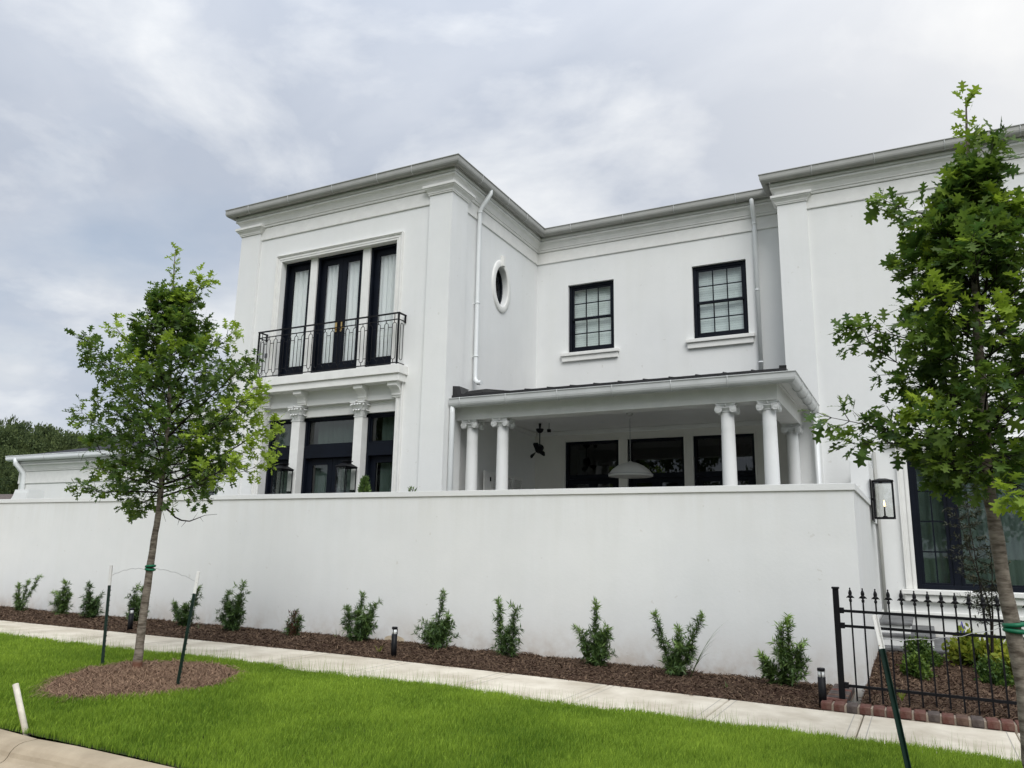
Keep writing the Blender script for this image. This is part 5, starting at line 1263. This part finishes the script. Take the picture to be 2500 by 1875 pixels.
# right oak -----------------------------------------------------------
trunk2 = [((0.50, 5.95, -0.1), 0.070), ((0.50, 5.95, 0.05), 0.058), ((0.505, 5.95, 0.75), 0.046), ((0.475, 5.95, 1.07), 0.044), ((0.455, 5.95, 1.4), 0.041), ((0.43, 5.95, 2.0), 0.038), ((0.47, 5.95, 3.0), 0.028), ((0.52, 5.95, 4.1), 0.014), ((0.535, 5.95, 4.72), 0.004)]
prim2 = []
nb = 62; h = 2.0 + 2.0 * np.linspace(0, 1, nb) ** 1.1
for i, z in enumerate(h):
    az = i * 2.399963 + r_.uniform(-0.3, 0.3)
    env = np.interp(z, [1.95, 2.2, 2.6, 2.9, 3.2, 3.45, 3.7, 4.0], [0.42, 0.64, 0.60, 0.48, 0.38, 0.26, 0.15, 0.10])
    rise = np.interp(z, [2.0, 2.6, 3.4, 4.4], [0.1, 0.4, 0.75, 1.05]) + r_.uniform(-0.12, 0.12)
    prim2.append((z, az, env * r_.uniform(0.65, 1.08) / max(0.6, math.cos(rise)), rise))
prim2 += [(2.2, PI, 0.98, 0.14), (2.2, PI + 0.25, 0.8, 0.0), (2.4, PI - 0.1, 1.0, 0.6), (2.75, PI, 0.8, 0.62), (3.1, PI + 0.1, 0.6, 0.75), (2.05, PI + 0.9, 0.42, -0.1),
          (3.0, 0.0, 1.32, 1.38), (3.3, PI - 0.1, 0.5, 0.6), (3.45, 1.9, 0.75, 1.35), (3.25, PI, 0.6, 1.0), (3.72, PI, 0.62, 0.5), (2.05, -1.2, 0.6, -0.15), (2.05, 0.3, 0.8, 0.05), (2.3, -0.2, 0.95, 0.3)]
treeB, nB = tree('oak_tree', (0.5, 5.95, 0), trunk2, prim2, 9, 'nearer young oak at the right edge with a dense tall crown', leafsize=0.14, leafn=(4, 8), lead=1.1, dense=0.0)
print('leaves', nA, nB)

# stakes, wires and ties ----------------------------------------------
def stake(b, t, label, grp):
    b, t = Vector(b), Vector(t); T = thing('tree_stake', b, label, 'stake', grp); d = (t - b)
    cut = b + d * 0.825
    def tpost(p, q, name, m):
        ax = (q - p).normalized(); u = ax.cross(Vector((0.75, 0.66, 0))).normalized(); w = ax.cross(u).normalized()
        mb = MB()
        for (hw, hd, off) in ((0.0175, 0.0025, 0.0), (0.0025, 0.0135, 0.015)):
            vs = [pp + u * su * hw + w * (off + sd_ * hd) for pp in (p, q) for su, sd_ in ((-1, -1), (1, -1), (1, 1), (-1, 1))]
            mb.add(vs, [(0, 3, 2, 1), (4, 5, 6, 7), (0, 1, 5, 4), (1, 2, 6, 5), (2, 3, 7, 6), (3, 0, 4, 7)])
        n = int((q - p).length / 0.055)
        for k in range(1, n): c = p + (q - p) * k / n; mb.tube([c - w * 0.002, c - w * 0.011], 0.006, 6)
        mb.build(name, m, T)
    tpost(b, cut, 'steel_post', 'stake'); tpost(cut, t, 'white_tip', 'stakewhite'); return T
G_ = 'steel stakes beside the young oaks'
stake((-8.50, 6.3, -0.10), (-8.56, 6.3, 1.21), 'left upright green steel stake with white tip beside the left oak', G_)
stake((-6.86, 5.95, -0.08), (-6.70, 5.95, 1.20), 'leaning green steel stake with white tip, right of the left oak trunk', G_)
stake((-0.13, 5.75, -0.06), (-0.295, 5.75, 1.12), 'leaning green steel stake in front of the iron fence', G_)
def wire(a, b, sag, name_label):
    a, b = Vector(a), Vector(b); pts = []
    for k in range(13): t = k / 12; p = a.lerp(b, t); p.z += sag * 4 * t * (1 - t) + 0.006 * math.sin(k * 2.2); pts.append(p)
    tag(MB().tube(pts, 0.0022, 5).build('guy_wire', 'wire'), name_label, 'wire', 'wires holding the young oaks')
wire((-8.53, 6.3, 1.10), (-7.95, 6.3, 1.18), 0.035, 'thin wire from the upright left stake to the left oak trunk')
wire((-7.84, 6.3, 1.19), (-6.72, 5.95, 1.09), 0.03, 'thin wire from the left oak trunk to the leaning stake on its right')
wire((-0.28, 5.75, 0.97), (0.42, 5.95, 1.07), -0.03, 'thin wire from the stake at the fence to the right oak trunk')
def tie(c, r0, label):
    T = thing('tree_tie', c, label, 'tie', 'green ties round the oak trunks')
    for dz, tl in ((0.018, 0.12), (-0.018, -0.1)):
        pts = [(c[0] + (r0 + 0.009) * math.cos(2 * PI * k / 24), c[1] + (r0 + 0.009) * math.sin(2 * PI * k / 24), c[2] + dz + tl * 0.05 * math.cos(2 * PI * k / 24)) for k in range(24)]
        MB().tube(pts, 0.014, 8, closed=True).build('strap', 'tie', T)
tie((-7.895, 6.3, 1.2), 0.038, 'green rubber tie round the left oak trunk'); tie((0.48, 5.95, 1.07), 0.044, 'green rubber tie round the right oak trunk')
# short leaning marker at the kerb
tag(MB().tube([(-6.72, 4.36, -0.14), (-6.99, 4.36, 0.278)], 0.024, 14).build('marker_stake', 'pvc'), 'short pale leaning marker stake at the kerb', 'stake')

# podocarpus shrubs ----------------------------------------------------
def shrub(x, y, height, stems, seed, label, dens=1.0, m='podo', light=0.25, leaf_l=0.082, group='young evergreen shrubs planted along the garden wall', spread=0.07):
    r = np.random.default_rng(seed); z0 = float(mulchz(np.array(x), np.array(y))) - 0.01
    T = thing('evergreen_shrub', (x, y, z0), label, 'shrub', group); st = MB(); P = []; D = []; TN = []; S = []
    for (dx, hh, lean, bush) in stems:
        n = 14; path = []; p = np.array([x + dx, y, z0]); d = np.array([lean, r.uniform(-0.1, 0.1), 1.0]); d /= np.linalg.norm(d)
        seg = hh * height / n
        for k in range(n + 1):
            path.append(p.copy()); d = d + r.normal(0, 0.035, 3); d[2] = abs(d[2]); d /= np.linalg.norm(d); p = p + d * seg
        st.tube(path, [0.008 * (1 - 0.7 * k / n) for k in range(n + 1)], 5)
        for k in range(1, n + 1):
            t = k / n; side = int((2.7 if t < 0.75 else 1.4) * bush * dens + 0.5)
            tips = [(path[k], d, 1.0)]
            for _ in range(side):
                a = r.uniform(0, 2 * PI); ln = r.uniform(0.03, 0.21) * bush * (1.15 - 0.55 * t); v = np.array([math.cos(a), math.sin(a), r.uniform(0.25, 0.9)]); v /= np.linalg.norm(v)
                q = path[k] + v * ln; st.tube([path[k], q], [0.003, 0.0015], 3, cap=False); tips += [(q, v, 1.0), (path[k] + v * ln * 0.55, v, 0.8)]
            for (q, v, s_) in tips:
                for _ in range(int(15 * dens)):
                    w = r.normal(size=3); w -= w.dot(v) * v; w /= np.linalg.norm(w) + 1e-9
                    dd = v * r.uniform(0.2, 1.0) + w * r.uniform(0.7, 1.1); P.append(q - v * r.uniform(0, 0.05)); D.append(dd); S.append(leaf_l * r.uniform(0.6, 1.15) * s_)
                    TN.append(np.clip(r.beta(1.5, 6) * 0.8 + light * 0.25 + (light * 1.6 if t > 0.86 else 0.0) * r.uniform(0.4, 1), 0, 1))
    st.build('stem', 'twig', T)
    P, D, S, TN = map(np.array, (P, D, S, TN)); X, Y, Z = frames(D, np.array([0, 0, 1.0]) + r.normal(0, 0.5, (len(P), 3)))
    V, F, tn = scatter(NEEV, NEEF, P, X, Y, Z, S, TN); npmesh('foliage', V, F, m, T, tone=tn, smooth=True)
    return T
SH = [(-16.35, 0.62, [(0, .9, .1, .9), (-.05, .7, -.1, 1)], 'young evergreen shrub cut by the left edge of the photo', {}),
      (-15.0, 0.78, [(0.06, 1.05, .42, .55), (0, .85, .08, .6), (-.06, .75, -.1, .6), (-.03, .45, -.2, .7)], 'open shrub with a long stem leaning right, far left of the wall', dict(dens=0.75, light=.45)),
      (-13.75, 0.74, [(0, .95, .06, .75), (.04, .6, .2, .9), (-.05, .6, -.15, .9)], 'narrow shrub with a pale tip, second full one from the left', dict(light=.5)),
      (-12.92, 0.76, [(0, .92, .02, .85), (.06, .6, .25, .95), (-.06, .6, -.2, .95)], 'dense conical dark shrub just left of the upright stake', dict(light=.05)),
      (-11.82, 0.72, [(-.08, .9, -.12, .8), (.08, .9, .16, .8), (0, .6, 0, .9)], 'bushy shrub behind the black bollard, left of the left oak trunk', dict(light=.25)),
      (-10.58, 0.76, [(.04, .95, .14, .75), (-.1, .62, -.45, .6), (0, .5, 0, .9)], 'shrub behind the leaning stake with one side stem leaning left', dict(light=.25)),
      (-9.60, 0.86, [(.05, .95, .12, .95), (-.08, .78, -.16, .8), (0, .55, 0, 1.1), (.1, .6, .2, 1)], 'broad tall shrub right of the leaning stake', dict(light=.2)),
      (-8.32, 0.55, [(0, .8, .1, .55), (.05, .6, .2, .6), (-.06, .5, -.3, .55)], 'small sparse shrub with withered reddish leaves', dict(dens=.6, light=.1)),
      (-7.13, 0.76, [(-.05, 1.0, -.06, .55), (.1, .82, .34, .9), (-.1, .72, -.28, .9), (0, .6, 0, 1.2), (.06, .55, .1, 1.2)], 'wide bushy shrub with a tufted top, left of the middle bollard', dict(light=.2)),
      (-5.85, 0.84, [(0, .98, .05, .55), (.07, .6, .3, .7), (-.05, .42, -.15, 1.3), (.05, .42, .15, 1.3)], 'shrub with one tall tuft over a round base, right of the middle bollard', dict(light=.25)),
      (-4.78, 0.82, [(-.07, .98, -.13, .6), (.07, .86, .10, .75), (0, .5, 0, .8)], 'slender two-stemmed shrub near the middle of the wall', dict(light=.2)),
      (-3.56, 0.86, [(0, .98, 0, .65), (.05, .62, .15, .95), (-.07, .58, -.28, .85), (0, .5, 0, 1.1)], 'pointed shrub like a small spire, between the slender and the forked shrubs', dict(light=.35)),
      (-2.60, 0.84, [(-.05, .95, -.22, .6), (.06, 1.0, .30, .7), (0, .7, .05, .9), (.02, .45, 0, 1.1)], 'forked V-shaped shrub with a tall grass weed beside it', dict(light=.35)),
      (-1.42, 0.84, [(0, .88, .02, .7), (.05, .95, .10, .5), (.08, .6, .28, .95), (-.09, .42, -.45, .8), (0, .5, 0, 1.1)], 'full shrub with a bright yellow-green tip nearest the bollard at the fence', dict(light=.6))]
for i, (x_, h_, st_, lb, kw) in enumerate(SH): shrub(x_, 9.22, h_ * 0.88, st_, 100 + i, lb, **kw)
# withered middle of the small shrub is a part of it
sm = [o for o in C.objects if o.name.startswith('evergreen_shrub') and 'reddish' in o.get('label', '')][0]
r = np.random.default_rng(77); n = 420
P = np.stack([r.normal(-8.29, 0.035, n), r.normal(9.18, 0.04, n), r.uniform(0.16, 0.52, n)], 1); D = r.normal(size=(n, 3)) * 0.6 + np.array([0, 0, 0.8]); X, Y, Z = frames(D, r.normal(size=(n, 3)))
V, F, tn = scatter(NEEV, NEEF, P, X, Y, Z, r.uniform(0.035, 0.06, n), r.beta(1.5, 4, n)); npmesh('withered_leaves', V, F, 'redleaf', sm, tone=tn)

# tall grassy weed next to the forked shrub and small weeds
def weed(x, y, z, blades, label, m='podo', seed=0, grp=None, h=0.5, name='weed'):
    r = np.random.default_rng(seed); vs = []; fs = []
    for b in range(blades):
        a = r.uniform(-0.5, 0.9) if name == 'tall_weed' else r.uniform(0, 2 * PI); ln = h * r.uniform(0.5, 1.0); n = 9; p = np.array([x, y, z]); d = np.array([math.cos(a) * 0.5, math.sin(a) * 0.25, 1.0]); d /= np.linalg.norm(d); wv = np.array([-math.sin(a), math.cos(a), 0]) * 0.006 * (0.6 + h)
        base = len(vs)
        for k in range(n + 1):
            t = k / n; w = wv * (1 - t) ** 0.6; vs += [tuple(p - w), tuple(p + w)]; d = d + np.array([math.cos(a) * 0.16, math.sin(a) * 0.1, -0.17]) * t * (0.6 if b % 3 else 1.3); d /= np.linalg.norm(d); p = p + d * ln / n
        fs += [(base + 2 * k, base + 2 * k + 1, base + 2 * k + 3, base + 2 * k + 2) for k in range(n)]
    V = np.array(vs); F = np.array([t for f in fs for t in ((f[0], f[1], f[2]), (f[0], f[2], f[3]))])
    return tag(npmesh(name, V, F, m, None, tone=np.full(len(V), 0.25), smooth=True), label, 'weed', grp)
weed(-2.42, 9.15, 0.10, 8, 'tall arching grass weed leaning right of the forked shrub', seed=3, h=0.85, name='tall_weed')
weed(-6.42, 8.75, 0.1, 9, 'short yellow green weed in the mulch left of the middle bollard', 'fern', seed=4, h=0.2)
weed(-7.75, 9.5, 0.13, 6, 'thin weed at the foot of the wall between the reddish and the wide bushy shrub', 'podo', seed=5, h=0.24)
weed(-10.15, 9.1, 0.16, 5, 'thin weed sprouting left of the broad tall shrub', 'podo', seed=6, h=0.16)
weed(-1.95, 8.85, 0.06, 12, 'low weed tuft in the mulch between the last two wall shrubs', 'box', seed=7, h=0.12)
weed(-0.28, 8.98, 0.1, 12, 'pale weed tuft behind the fence near the brick edging', 'fern', seed=8, h=0.16)

# plants behind the fence
def bush(x, y, z, rx, rz, n, seed, label, m='box', leaf_l=0.035, grp=None, name='boxwood_shrub', tv=None, tmean=2.0):
    r = np.random.default_rng(seed); T = thing(name, (x, y, z), label, 'shrub', grp); st = MB(); P = []; D = []; TN = []
    for k in range(26):
        a = r.uniform(0, 2 * PI); e = math.acos(r.uniform(0.05, 1)); rr = r.uniform(0.75, 1.05)
        t = np.array([x + rx * rr * math.sin(e) * math.cos(a), y + rx * rr * math.sin(e) * math.sin(a), z + 0.12 * rz + rz * rr * math.cos(e) * 0.9]); b = np.array([x + r.uniform(-.04, .04), y + r.uniform(-.04, .04), z])
        st.tube([b, (b + t) / 2 + r.normal(0, 0.012, 3), t], [0.005, 0.0035, 0.0015], 4, cap=False)
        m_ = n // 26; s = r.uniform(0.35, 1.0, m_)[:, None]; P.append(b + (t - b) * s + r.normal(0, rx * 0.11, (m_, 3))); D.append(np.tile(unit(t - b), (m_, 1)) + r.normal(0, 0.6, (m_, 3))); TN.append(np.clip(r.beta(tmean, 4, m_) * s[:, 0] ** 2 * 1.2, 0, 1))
    st.build('stem', 'twig', T); P, D, TN = np.concatenate(P), np.concatenate(D), np.concatenate(TN)
    P[:, 2] = np.maximum(P[:, 2], z + 0.01)
    X, Y, Z = frames(D, r.normal(size=P.shape)); V, F, tn = scatter(OVLV if tv is None else tv[0], OVLF if tv is None else tv[1], P, X, Y, Z, leaf_l * r.uniform(0.7, 1.2, len(P)), TN); npmesh('foliage', V, F, m, T, tone=tn)
    return T
GB = 'clipped box shrubs behind the iron fence'
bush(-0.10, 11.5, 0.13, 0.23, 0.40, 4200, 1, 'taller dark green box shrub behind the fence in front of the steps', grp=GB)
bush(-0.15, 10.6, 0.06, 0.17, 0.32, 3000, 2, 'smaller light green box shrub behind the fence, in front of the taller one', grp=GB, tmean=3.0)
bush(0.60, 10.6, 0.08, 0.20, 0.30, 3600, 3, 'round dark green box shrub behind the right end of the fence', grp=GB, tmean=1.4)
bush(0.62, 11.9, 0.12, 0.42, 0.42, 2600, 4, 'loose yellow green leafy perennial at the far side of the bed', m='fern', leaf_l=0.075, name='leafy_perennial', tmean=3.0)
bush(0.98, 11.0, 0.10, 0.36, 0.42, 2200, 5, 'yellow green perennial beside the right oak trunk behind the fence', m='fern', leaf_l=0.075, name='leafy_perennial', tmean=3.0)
# small multi-stemmed dark tree in front of the wing window
T = thing('small_garden_tree', (0.64, 11.2, 0.1), 'thin dark-leaved little tree between the fence and the wing window', 'tree'); r = np.random.default_rng(12); st = MB(); P = []; D = []
for (ax, hh) in ((-0.04, 2.15), (0.05, 2.0), (0.02, 1.6)):
    p = np.array([0.64 + ax * 0.3, 11.2, 0.1]); path = [p.copy()]; d = np.array([ax, 0.02, 1.0])
    for k in range(16): d = d + r.normal(0, 0.04, 3); d[2] = 1.0; p = p + d / np.linalg.norm(d) * hh / 16; path.append(p.copy())
    st.tube(path, [0.016 * (1 - 0.8 * k / 16) for k in range(17)], 6)
    for k in range(6, 17):
        for q in range(3):
            a = r.uniform(0, 2 * PI); ln = r.uniform(0.15, 0.42) * (1.1 - k / 24); v = np.array([math.cos(a), math.sin(a) * 0.8, r.uniform(0.1, 0.6)]); e_ = path[k] + v * ln
            st.tube([path[k], (path[k] + e_) / 2 + np.array([0, 0, 0.015]), e_], [0.004, 0.003, 0.0012], 4, cap=False)
            for t in np.linspace(0.35, 1.0, 7):
                for _ in range(3): P.append(path[k] + v * ln * t + r.normal(0, 0.015, 3)); D.append(v + r.normal(0, 0.8, 3) + np.array([0, 0, -0.2]))
st.build('stem', 'twig', T); P, D = np.array(P), np.array(D); X, Y, Z = frames(D, np.array([0, 0, 1.0]) + r.normal(0, 0.4, P.shape)); V, F, tn = scatter(NEEV * np.array([2.2, 1, 1]), NEEF, P, X, Y, Z, r.uniform(0.035, 0.065, len(P)), r.beta(2, 4, len(P))); npmesh('foliage', V, F, 'maple', T, tone=tn)
# blue marker flag in the grass strip by the wing
fl = thing('marker_flag', (0.43, 13.4, 0.1), 'tiny blue marker flag in the grass by the wing wall', 'flag')
MB().tube([(0.43, 13.4, 0.1), (0.43, 13.4, 0.58)], 0.0035, 4).build('wire_stem', 'wire', fl)
MB().add([(0.43, 13.4, 0.58), (0.40, 13.41, 0.42), (0.48, 13.39, 0.40), (0.445, 13.4, 0.58)], [(0, 1, 2, 3)]).build('flag_sheet', 'flag', fl)
# two plants peeping over the wall
def peep(x, y, z, hh, n, seed, label):
    r = np.random.default_rng(seed); T = thing('courtyard_evergreen', (x, y, 0.2), label, 'shrub'); MB().tube([(x, y, 0.2), (x, y, z + hh * 0.7)], [0.02, 0.008], 6).build('stem', 'twig', T)
    s = r.uniform(0, 1, n); a = r.uniform(0, 2 * PI, n); rr = (0.30 * (1 - s) + 0.03) * r.uniform(0.3, 1, n)
    P = np.stack([x + rr * np.cos(a), y + rr * np.sin(a), z - 1.0 + s * (1.0 + hh)], 1); D = np.stack([np.cos(a) * 0.7, np.sin(a) * 0.7, np.full(n, 0.9)], 1) + r.normal(0, 0.25, (n, 3)); X, Y, Z = frames(D, r.normal(size=P.shape))
    V, F, tn = scatter(NEEV * np.array([2.0, 1, 1]), NEEF, P, X, Y, Z, r.uniform(0.04, 0.08, n), r.beta(2, 4, n)); npmesh('foliage', V, F, 'podo', T, tone=tn)
peep(-8.24, 10.6, 2.3, 0.30, 3600, 1, 'pointed evergreen top showing over the wall by the right garden door')
peep(-7.27, 10.6, 2.3, 0.12, 500, 2, 'tiny tuft of leaves just showing over the wall left of the porch')

# ------------------------------------------------------------------ mulch chips, pine straw, grass
def chips(name, xr, yr, n, hfn, m, size, seed, mask=None, curl=0.25, thin=0.16, parent=None, bright=5.0, flat=0.35):
    r = np.random.default_rng(seed); x = r.uniform(*xr, n); y = r.uniform(*yr, n)
    if mask is not None: k = mask(x, y); x, y = x[k], y[k]
    n = len(x); z = hfn(x, y) + r.uniform(0.0, 0.012, n); P = np.stack([x, y, z], 1)
    a = r.uniform(0, 2 * PI, n); D = np.stack([np.cos(a), np.sin(a), r.normal(0, flat * 0.8, n)], 1); X, Y, Z = frames(D, np.stack([r.normal(0, flat, n), r.normal(0, flat, n), np.ones(n)], 1))
    tv = np.array([(-thin, 0, 0), (thin, 0, 0), (thin * 0.8, 0.5, 0.08 * curl * 4), (-thin * 0.8, 0.5, 0.08 * curl * 4), (thin * 0.5, 1, 0), (-thin * 0.5, 1, 0)]); tf = np.array([(0, 1, 2), (0, 2, 3), (3, 2, 4), (3, 4, 5)])
    V, F, tn = scatter(tv, tf, P, X, Y, Z, size * r.uniform(0.4, 1.3, n), np.clip(r.beta(1.2, bright, n), 0, 1)); return tag(npmesh(name, V, F, m, parent, tone=tn), kind='stuff')
chips('bark_mulch', (-17.5, -0.97), (SWB - 0.01, WY - 0.01), 90000, mulchz, 'chip', 0.045, 1, thin=0.10, flat=0.5)
chips('bark_mulch', (XC + 0.01, 2.4), (8.68, 12.6), 38000, bedz, 'chip', 0.048, 2, thin=0.10, flat=0.5)
RX, RY_, RA, RB = -7.50, 6.05, 0.93, 0.90
chips('spilled_mulch', (-17, 0.5), (8.30, 8.455), 420, lambda x, y: swz(x) + 0.002, 'chip', 0.035, 7, mask=lambda x, y: np.random.default_rng(8).random(len(x)) < ((y - 8.28) / 0.18) ** 2, thin=0.10)
def inring(x, y): return ((x - RX) / RA) ** 2 + ((y - RY_) / RB) ** 2 < (1 + 0.05 * np.sin(3 * np.arctan2(y - RY_, x - RX)) + 0.05 * (vnoise(x, y, 0.15, 30) - 0.5)) ** 2
def ringz(x, y):
    q = np.sqrt(((x - RX) / RA) ** 2 + ((y - RY_) / RB) ** 2); return lawnz(x, y) + 0.012 * np.clip(1.1 - q, 0, 1) + 0.03 * (vnoise(x, y, 0.12, 33) - 0.4)
tag(heightgrid('pine_straw_ring', RX - 1.6, RX + 1.6, 4.7, RY_ + 1.3, 160, 130, lambda x, y: ringz(x, y) + 0.004, 'strawbed', mask=inring), kind='structure')
chips('pine_straw', (RX - 1.6, RX + 1.6), (4.7, RY_ + 1.3), 60000, lambda x, y: ringz(x, y) + 0.004, 'straw', 0.16, 3, mask=inring, curl=0.6, thin=0.016, bright=2.2, flat=0.10)
tag(MB().add([(-8.02, 5.55, 0.055), (-7.96, 5.53, 0.085), (-7.90, 5.56, 0.06), (-7.87, 5.61, 0.075), (-7.94, 5.63, 0.06), (-8.00, 5.62, 0.08)], [(0, 1, 5), (1, 2, 4, 5), (2, 3, 4)]).build('dry_leaf', 'dryleaf'), 'curled dry leaf lying on the pine straw left of the oak', 'leaf')

def grass(n, xr, yr, seed, hbase, name):
    r = np.random.default_rng(seed); x = r.uniform(*xr, n); y = r.uniform(*yr, n)
    # fewer blades far away, where they are sub-pixel
    dd = np.sqrt(x ** 2 + y ** 2); keep = r.random(n) < np.clip((8.2 / dd) ** 1.4, 0.18, 1); keep &= ~inring(x, y)
    x, y, dd = x[keep], y[keep], dd[keep]; n = len(x)
    z = lawnz(x, y) - 0.004; cl = vnoise(x, y, 0.16, 50); cl2 = vnoise(x, y, 0.55, 51)
    edge = np.clip((y - (SWF - 0.10)) / 0.10, 0, 1)
    h = hbase * (0.55 + 0.5 * cl + 0.25 * cl2) * r.uniform(0.65, 1.25, n); w = 0.0028 * np.clip(dd / 7.0, 0.8, 2.6) * r.uniform(0.7, 1.2, n)
    a = r.uniform(0, 2 * PI, n); lean = r.uniform(0.12, 0.65, n); lx, ly = np.cos(a) * lean + 0.10, np.sin(a) * lean
    # blades face roughly the street so they keep their width from any standing viewpoint
    b = r.uniform(-0.9, 0.9, n); wx, wy = np.cos(b) * w, np.sin(b) * w
    p0 = np.stack([x, y, z], 1); o = lambda hh, k: p0 + np.stack([lx * hh * k, ly * hh * k, hh], 1); W = np.stack([wx, wy, np.zeros(n)], 1)
    v = np.stack([p0 - W, p0 + W, o(h * 0.55, 0.35) - W * 0.85, o(h * 0.55, 0.35) + W * 0.85, o(h, 0.8)], 1).reshape(-1, 3)
    base = (np.arange(n) * 5)[:, None, None]; F = (np.array([(0, 1, 3), (0, 3, 2), (2, 3, 4)])[None] + base).reshape(-1, 3)
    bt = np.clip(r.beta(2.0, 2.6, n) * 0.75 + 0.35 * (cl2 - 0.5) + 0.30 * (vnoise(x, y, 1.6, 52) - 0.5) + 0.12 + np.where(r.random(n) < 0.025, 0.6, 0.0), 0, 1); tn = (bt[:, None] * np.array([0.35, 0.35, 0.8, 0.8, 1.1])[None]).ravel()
    return tag(npmesh(name, v, F, 'grass', None, tone=np.clip(tn, 0, 1)), kind='stuff')
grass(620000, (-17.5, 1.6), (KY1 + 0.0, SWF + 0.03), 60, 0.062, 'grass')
# longer stalks at the sidewalk edge and a few in the ring
r = np.random.default_rng(61); n = 3200
x = r.uniform(-15, 1.4, n); y = SWF - 0.08 + r.normal(0, 0.06, n); y = np.minimum(y, SWF + 0.02); z = lawnz(x, y); h = r.uniform(0.07, 0.19, n) * (0.6 + 0.8 * vnoise(x, y, 0.5, 70)); a = r.uniform(0, 2 * PI, n); W = 0.0016
p0 = np.stack([x, y, z], 1); v = np.stack([p0 - [W, 0, 0], p0 + [W, 0, 0], p0 + np.stack([np.cos(a) * h * 0.2, np.sin(a) * h * 0.2, h], 1)], 1).reshape(-1, 3)
tag(npmesh('grass_stalks', v, np.arange(3 * n).reshape(-1, 3), 'grass', None, tone=np.full(3 * n, 0.35)), kind='stuff')
grass2 = None

# ------------------------------------------------------------------ far left: neighbour's roof and wooded rise
nb_ = thing('neighbour_house', (-56, 32, 0), 'low house with brown roof beyond the left end of the wall', 'house')
MB().add([(-75, 30, 3.0), (-46, 30, 3.0), (-47.5, 34, 4.55), (-73, 34, 4.75), (-46, 38, 3.0), (-75, 38, 3.0)], [(0, 1, 2, 3), (1, 4, 2), (4, 5, 3, 2), (5, 0, 3)]).build('roof', 'rooffar', nb_)
MB().box(-74.5, -46.6, 30.4, 37.6, -0.3, 3.0).build('wall', 'stucco', nb_)
def far_tree(x, y, h, w, seed, label, grp, protos={}):
    key = seed % 5
    if key not in protos:
        r = np.random.default_rng(900 + key); nclump = 60; P = []; D = []; TN = []
        for k in range(nclump):
            a = r.uniform(0, 2 * PI); u = r.uniform(0, 1) ** 0.8; zz = 0.22 + 0.76 * u; env = math.sqrt(max(0.02, 1 - ((zz - 0.55) / 0.48) ** 2)) * 0.5; rr = env * r.uniform(0.55, 1.05)
            c = np.array([rr * math.cos(a), rr * math.sin(a), zz]); m_ = 150; q = r.normal(0, 1, (m_, 3)); q /= np.linalg.norm(q, axis=1)[:, None]; P.append(c + q * np.array([0.085, 0.085, 0.06]) * r.uniform(0.5, 1.15, (m_, 1))); D.append(q + r.normal(0, 0.4, (m_, 3)))
            TN.append(np.clip(r.uniform(0.0, 0.45) + r.beta(2, 5, m_) * 0.5, 0, 1))
        P, D, TN = np.concatenate(P), np.concatenate(D), np.concatenate(TN); X, Y, Z = frames(D, r.normal(size=P.shape))
        V, F, tn = scatter(OVLV, OVLF, P, X, Y, Z, r.uniform(0.020, 0.036, len(P)), TN); cr = npmesh('crown', V, F, 'forest', None, tone=tn)
        tk = MB().tube([(0, 0, 0), (0.01, 0, 0.3), (0, 0.01, 0.7)], [0.022, 0.016, 0.006], 7).build('trunk', 'trunkfar', None); protos[key] = (cr.data, tk.data); bpy.data.objects.remove(cr); bpy.data.objects.remove(tk)
    T = bpy.data.objects.new('forest_tree', None); C.objects.link(T); T.location = (x, y, -0.3); T.scale = (w, w, h); T.rotation_euler = (0, 0, seed * 1.7); tag(T, label, 'tree', grp)
    for nm, me in zip(('crown', 'trunk'), protos[key]): o = bpy.data.objects.new(nm, me); C.objects.link(o); o.parent = T
    return T
rf_ = random.Random(3)
# ray to pixel column u at distance: x/y along the left edge of the view
cols = [(-1.80, 17.3), (-1.74, 16.3), (-1.69, 16.0), (-1.64, 15.2), (-1.595, 15.6), (-1.545, 14.3), (-1.50, 14.6), (-1.455, 13.9), (-1.41, 13.6), (-1.37, 14.0), (-1.32, 13.2), (-1.26, 13.6), (-1.2, 13.2), (-1.13, 13.0), (-1.05, 12.6)]
k = 0
for row, (Y0, f) in enumerate(((60, 1.0), (52, 0.80), (45, 0.66), (68, 1.02))):
    for c_, top in cols:
        yy = Y0 + rf_.uniform(-2, 2); ratio = c_ + rf_.uniform(-0.02, 0.02) + row * 0.02; top_ = 1.5 + 0.93 * (top - 1.5) * yy / 60 * (f if row in (1, 2) else 1) * rf_.uniform(0.93, 1.03)
        far_tree(ratio * yy, yy, top_, rf_.uniform(7.0, 9.5) * yy / 60, k, 'dense dark green tree in the wood beyond the low wing', 'trees of the wood beyond the low wing'); k += 1
tag(MB().add([(-160, 62, -0.3), (-40, 62, -0.3), (-40, 90, 9), (-160, 90, 9)], [(0, 1, 2, 3)]).build('hill', 'soil'), kind='structure')
# trees on the other side of the street, behind the viewer: they show in the window panes
for i in range(14):
    far_tree(-52 + i * 6.3 + rf_.uniform(-1.5, 1.5), -22 - rf_.uniform(0, 9), rf_.uniform(10, 16.5), rf_.uniform(6.5, 9), 200 + i, 'broad green street tree across the road behind the viewer', 'trees across the road')
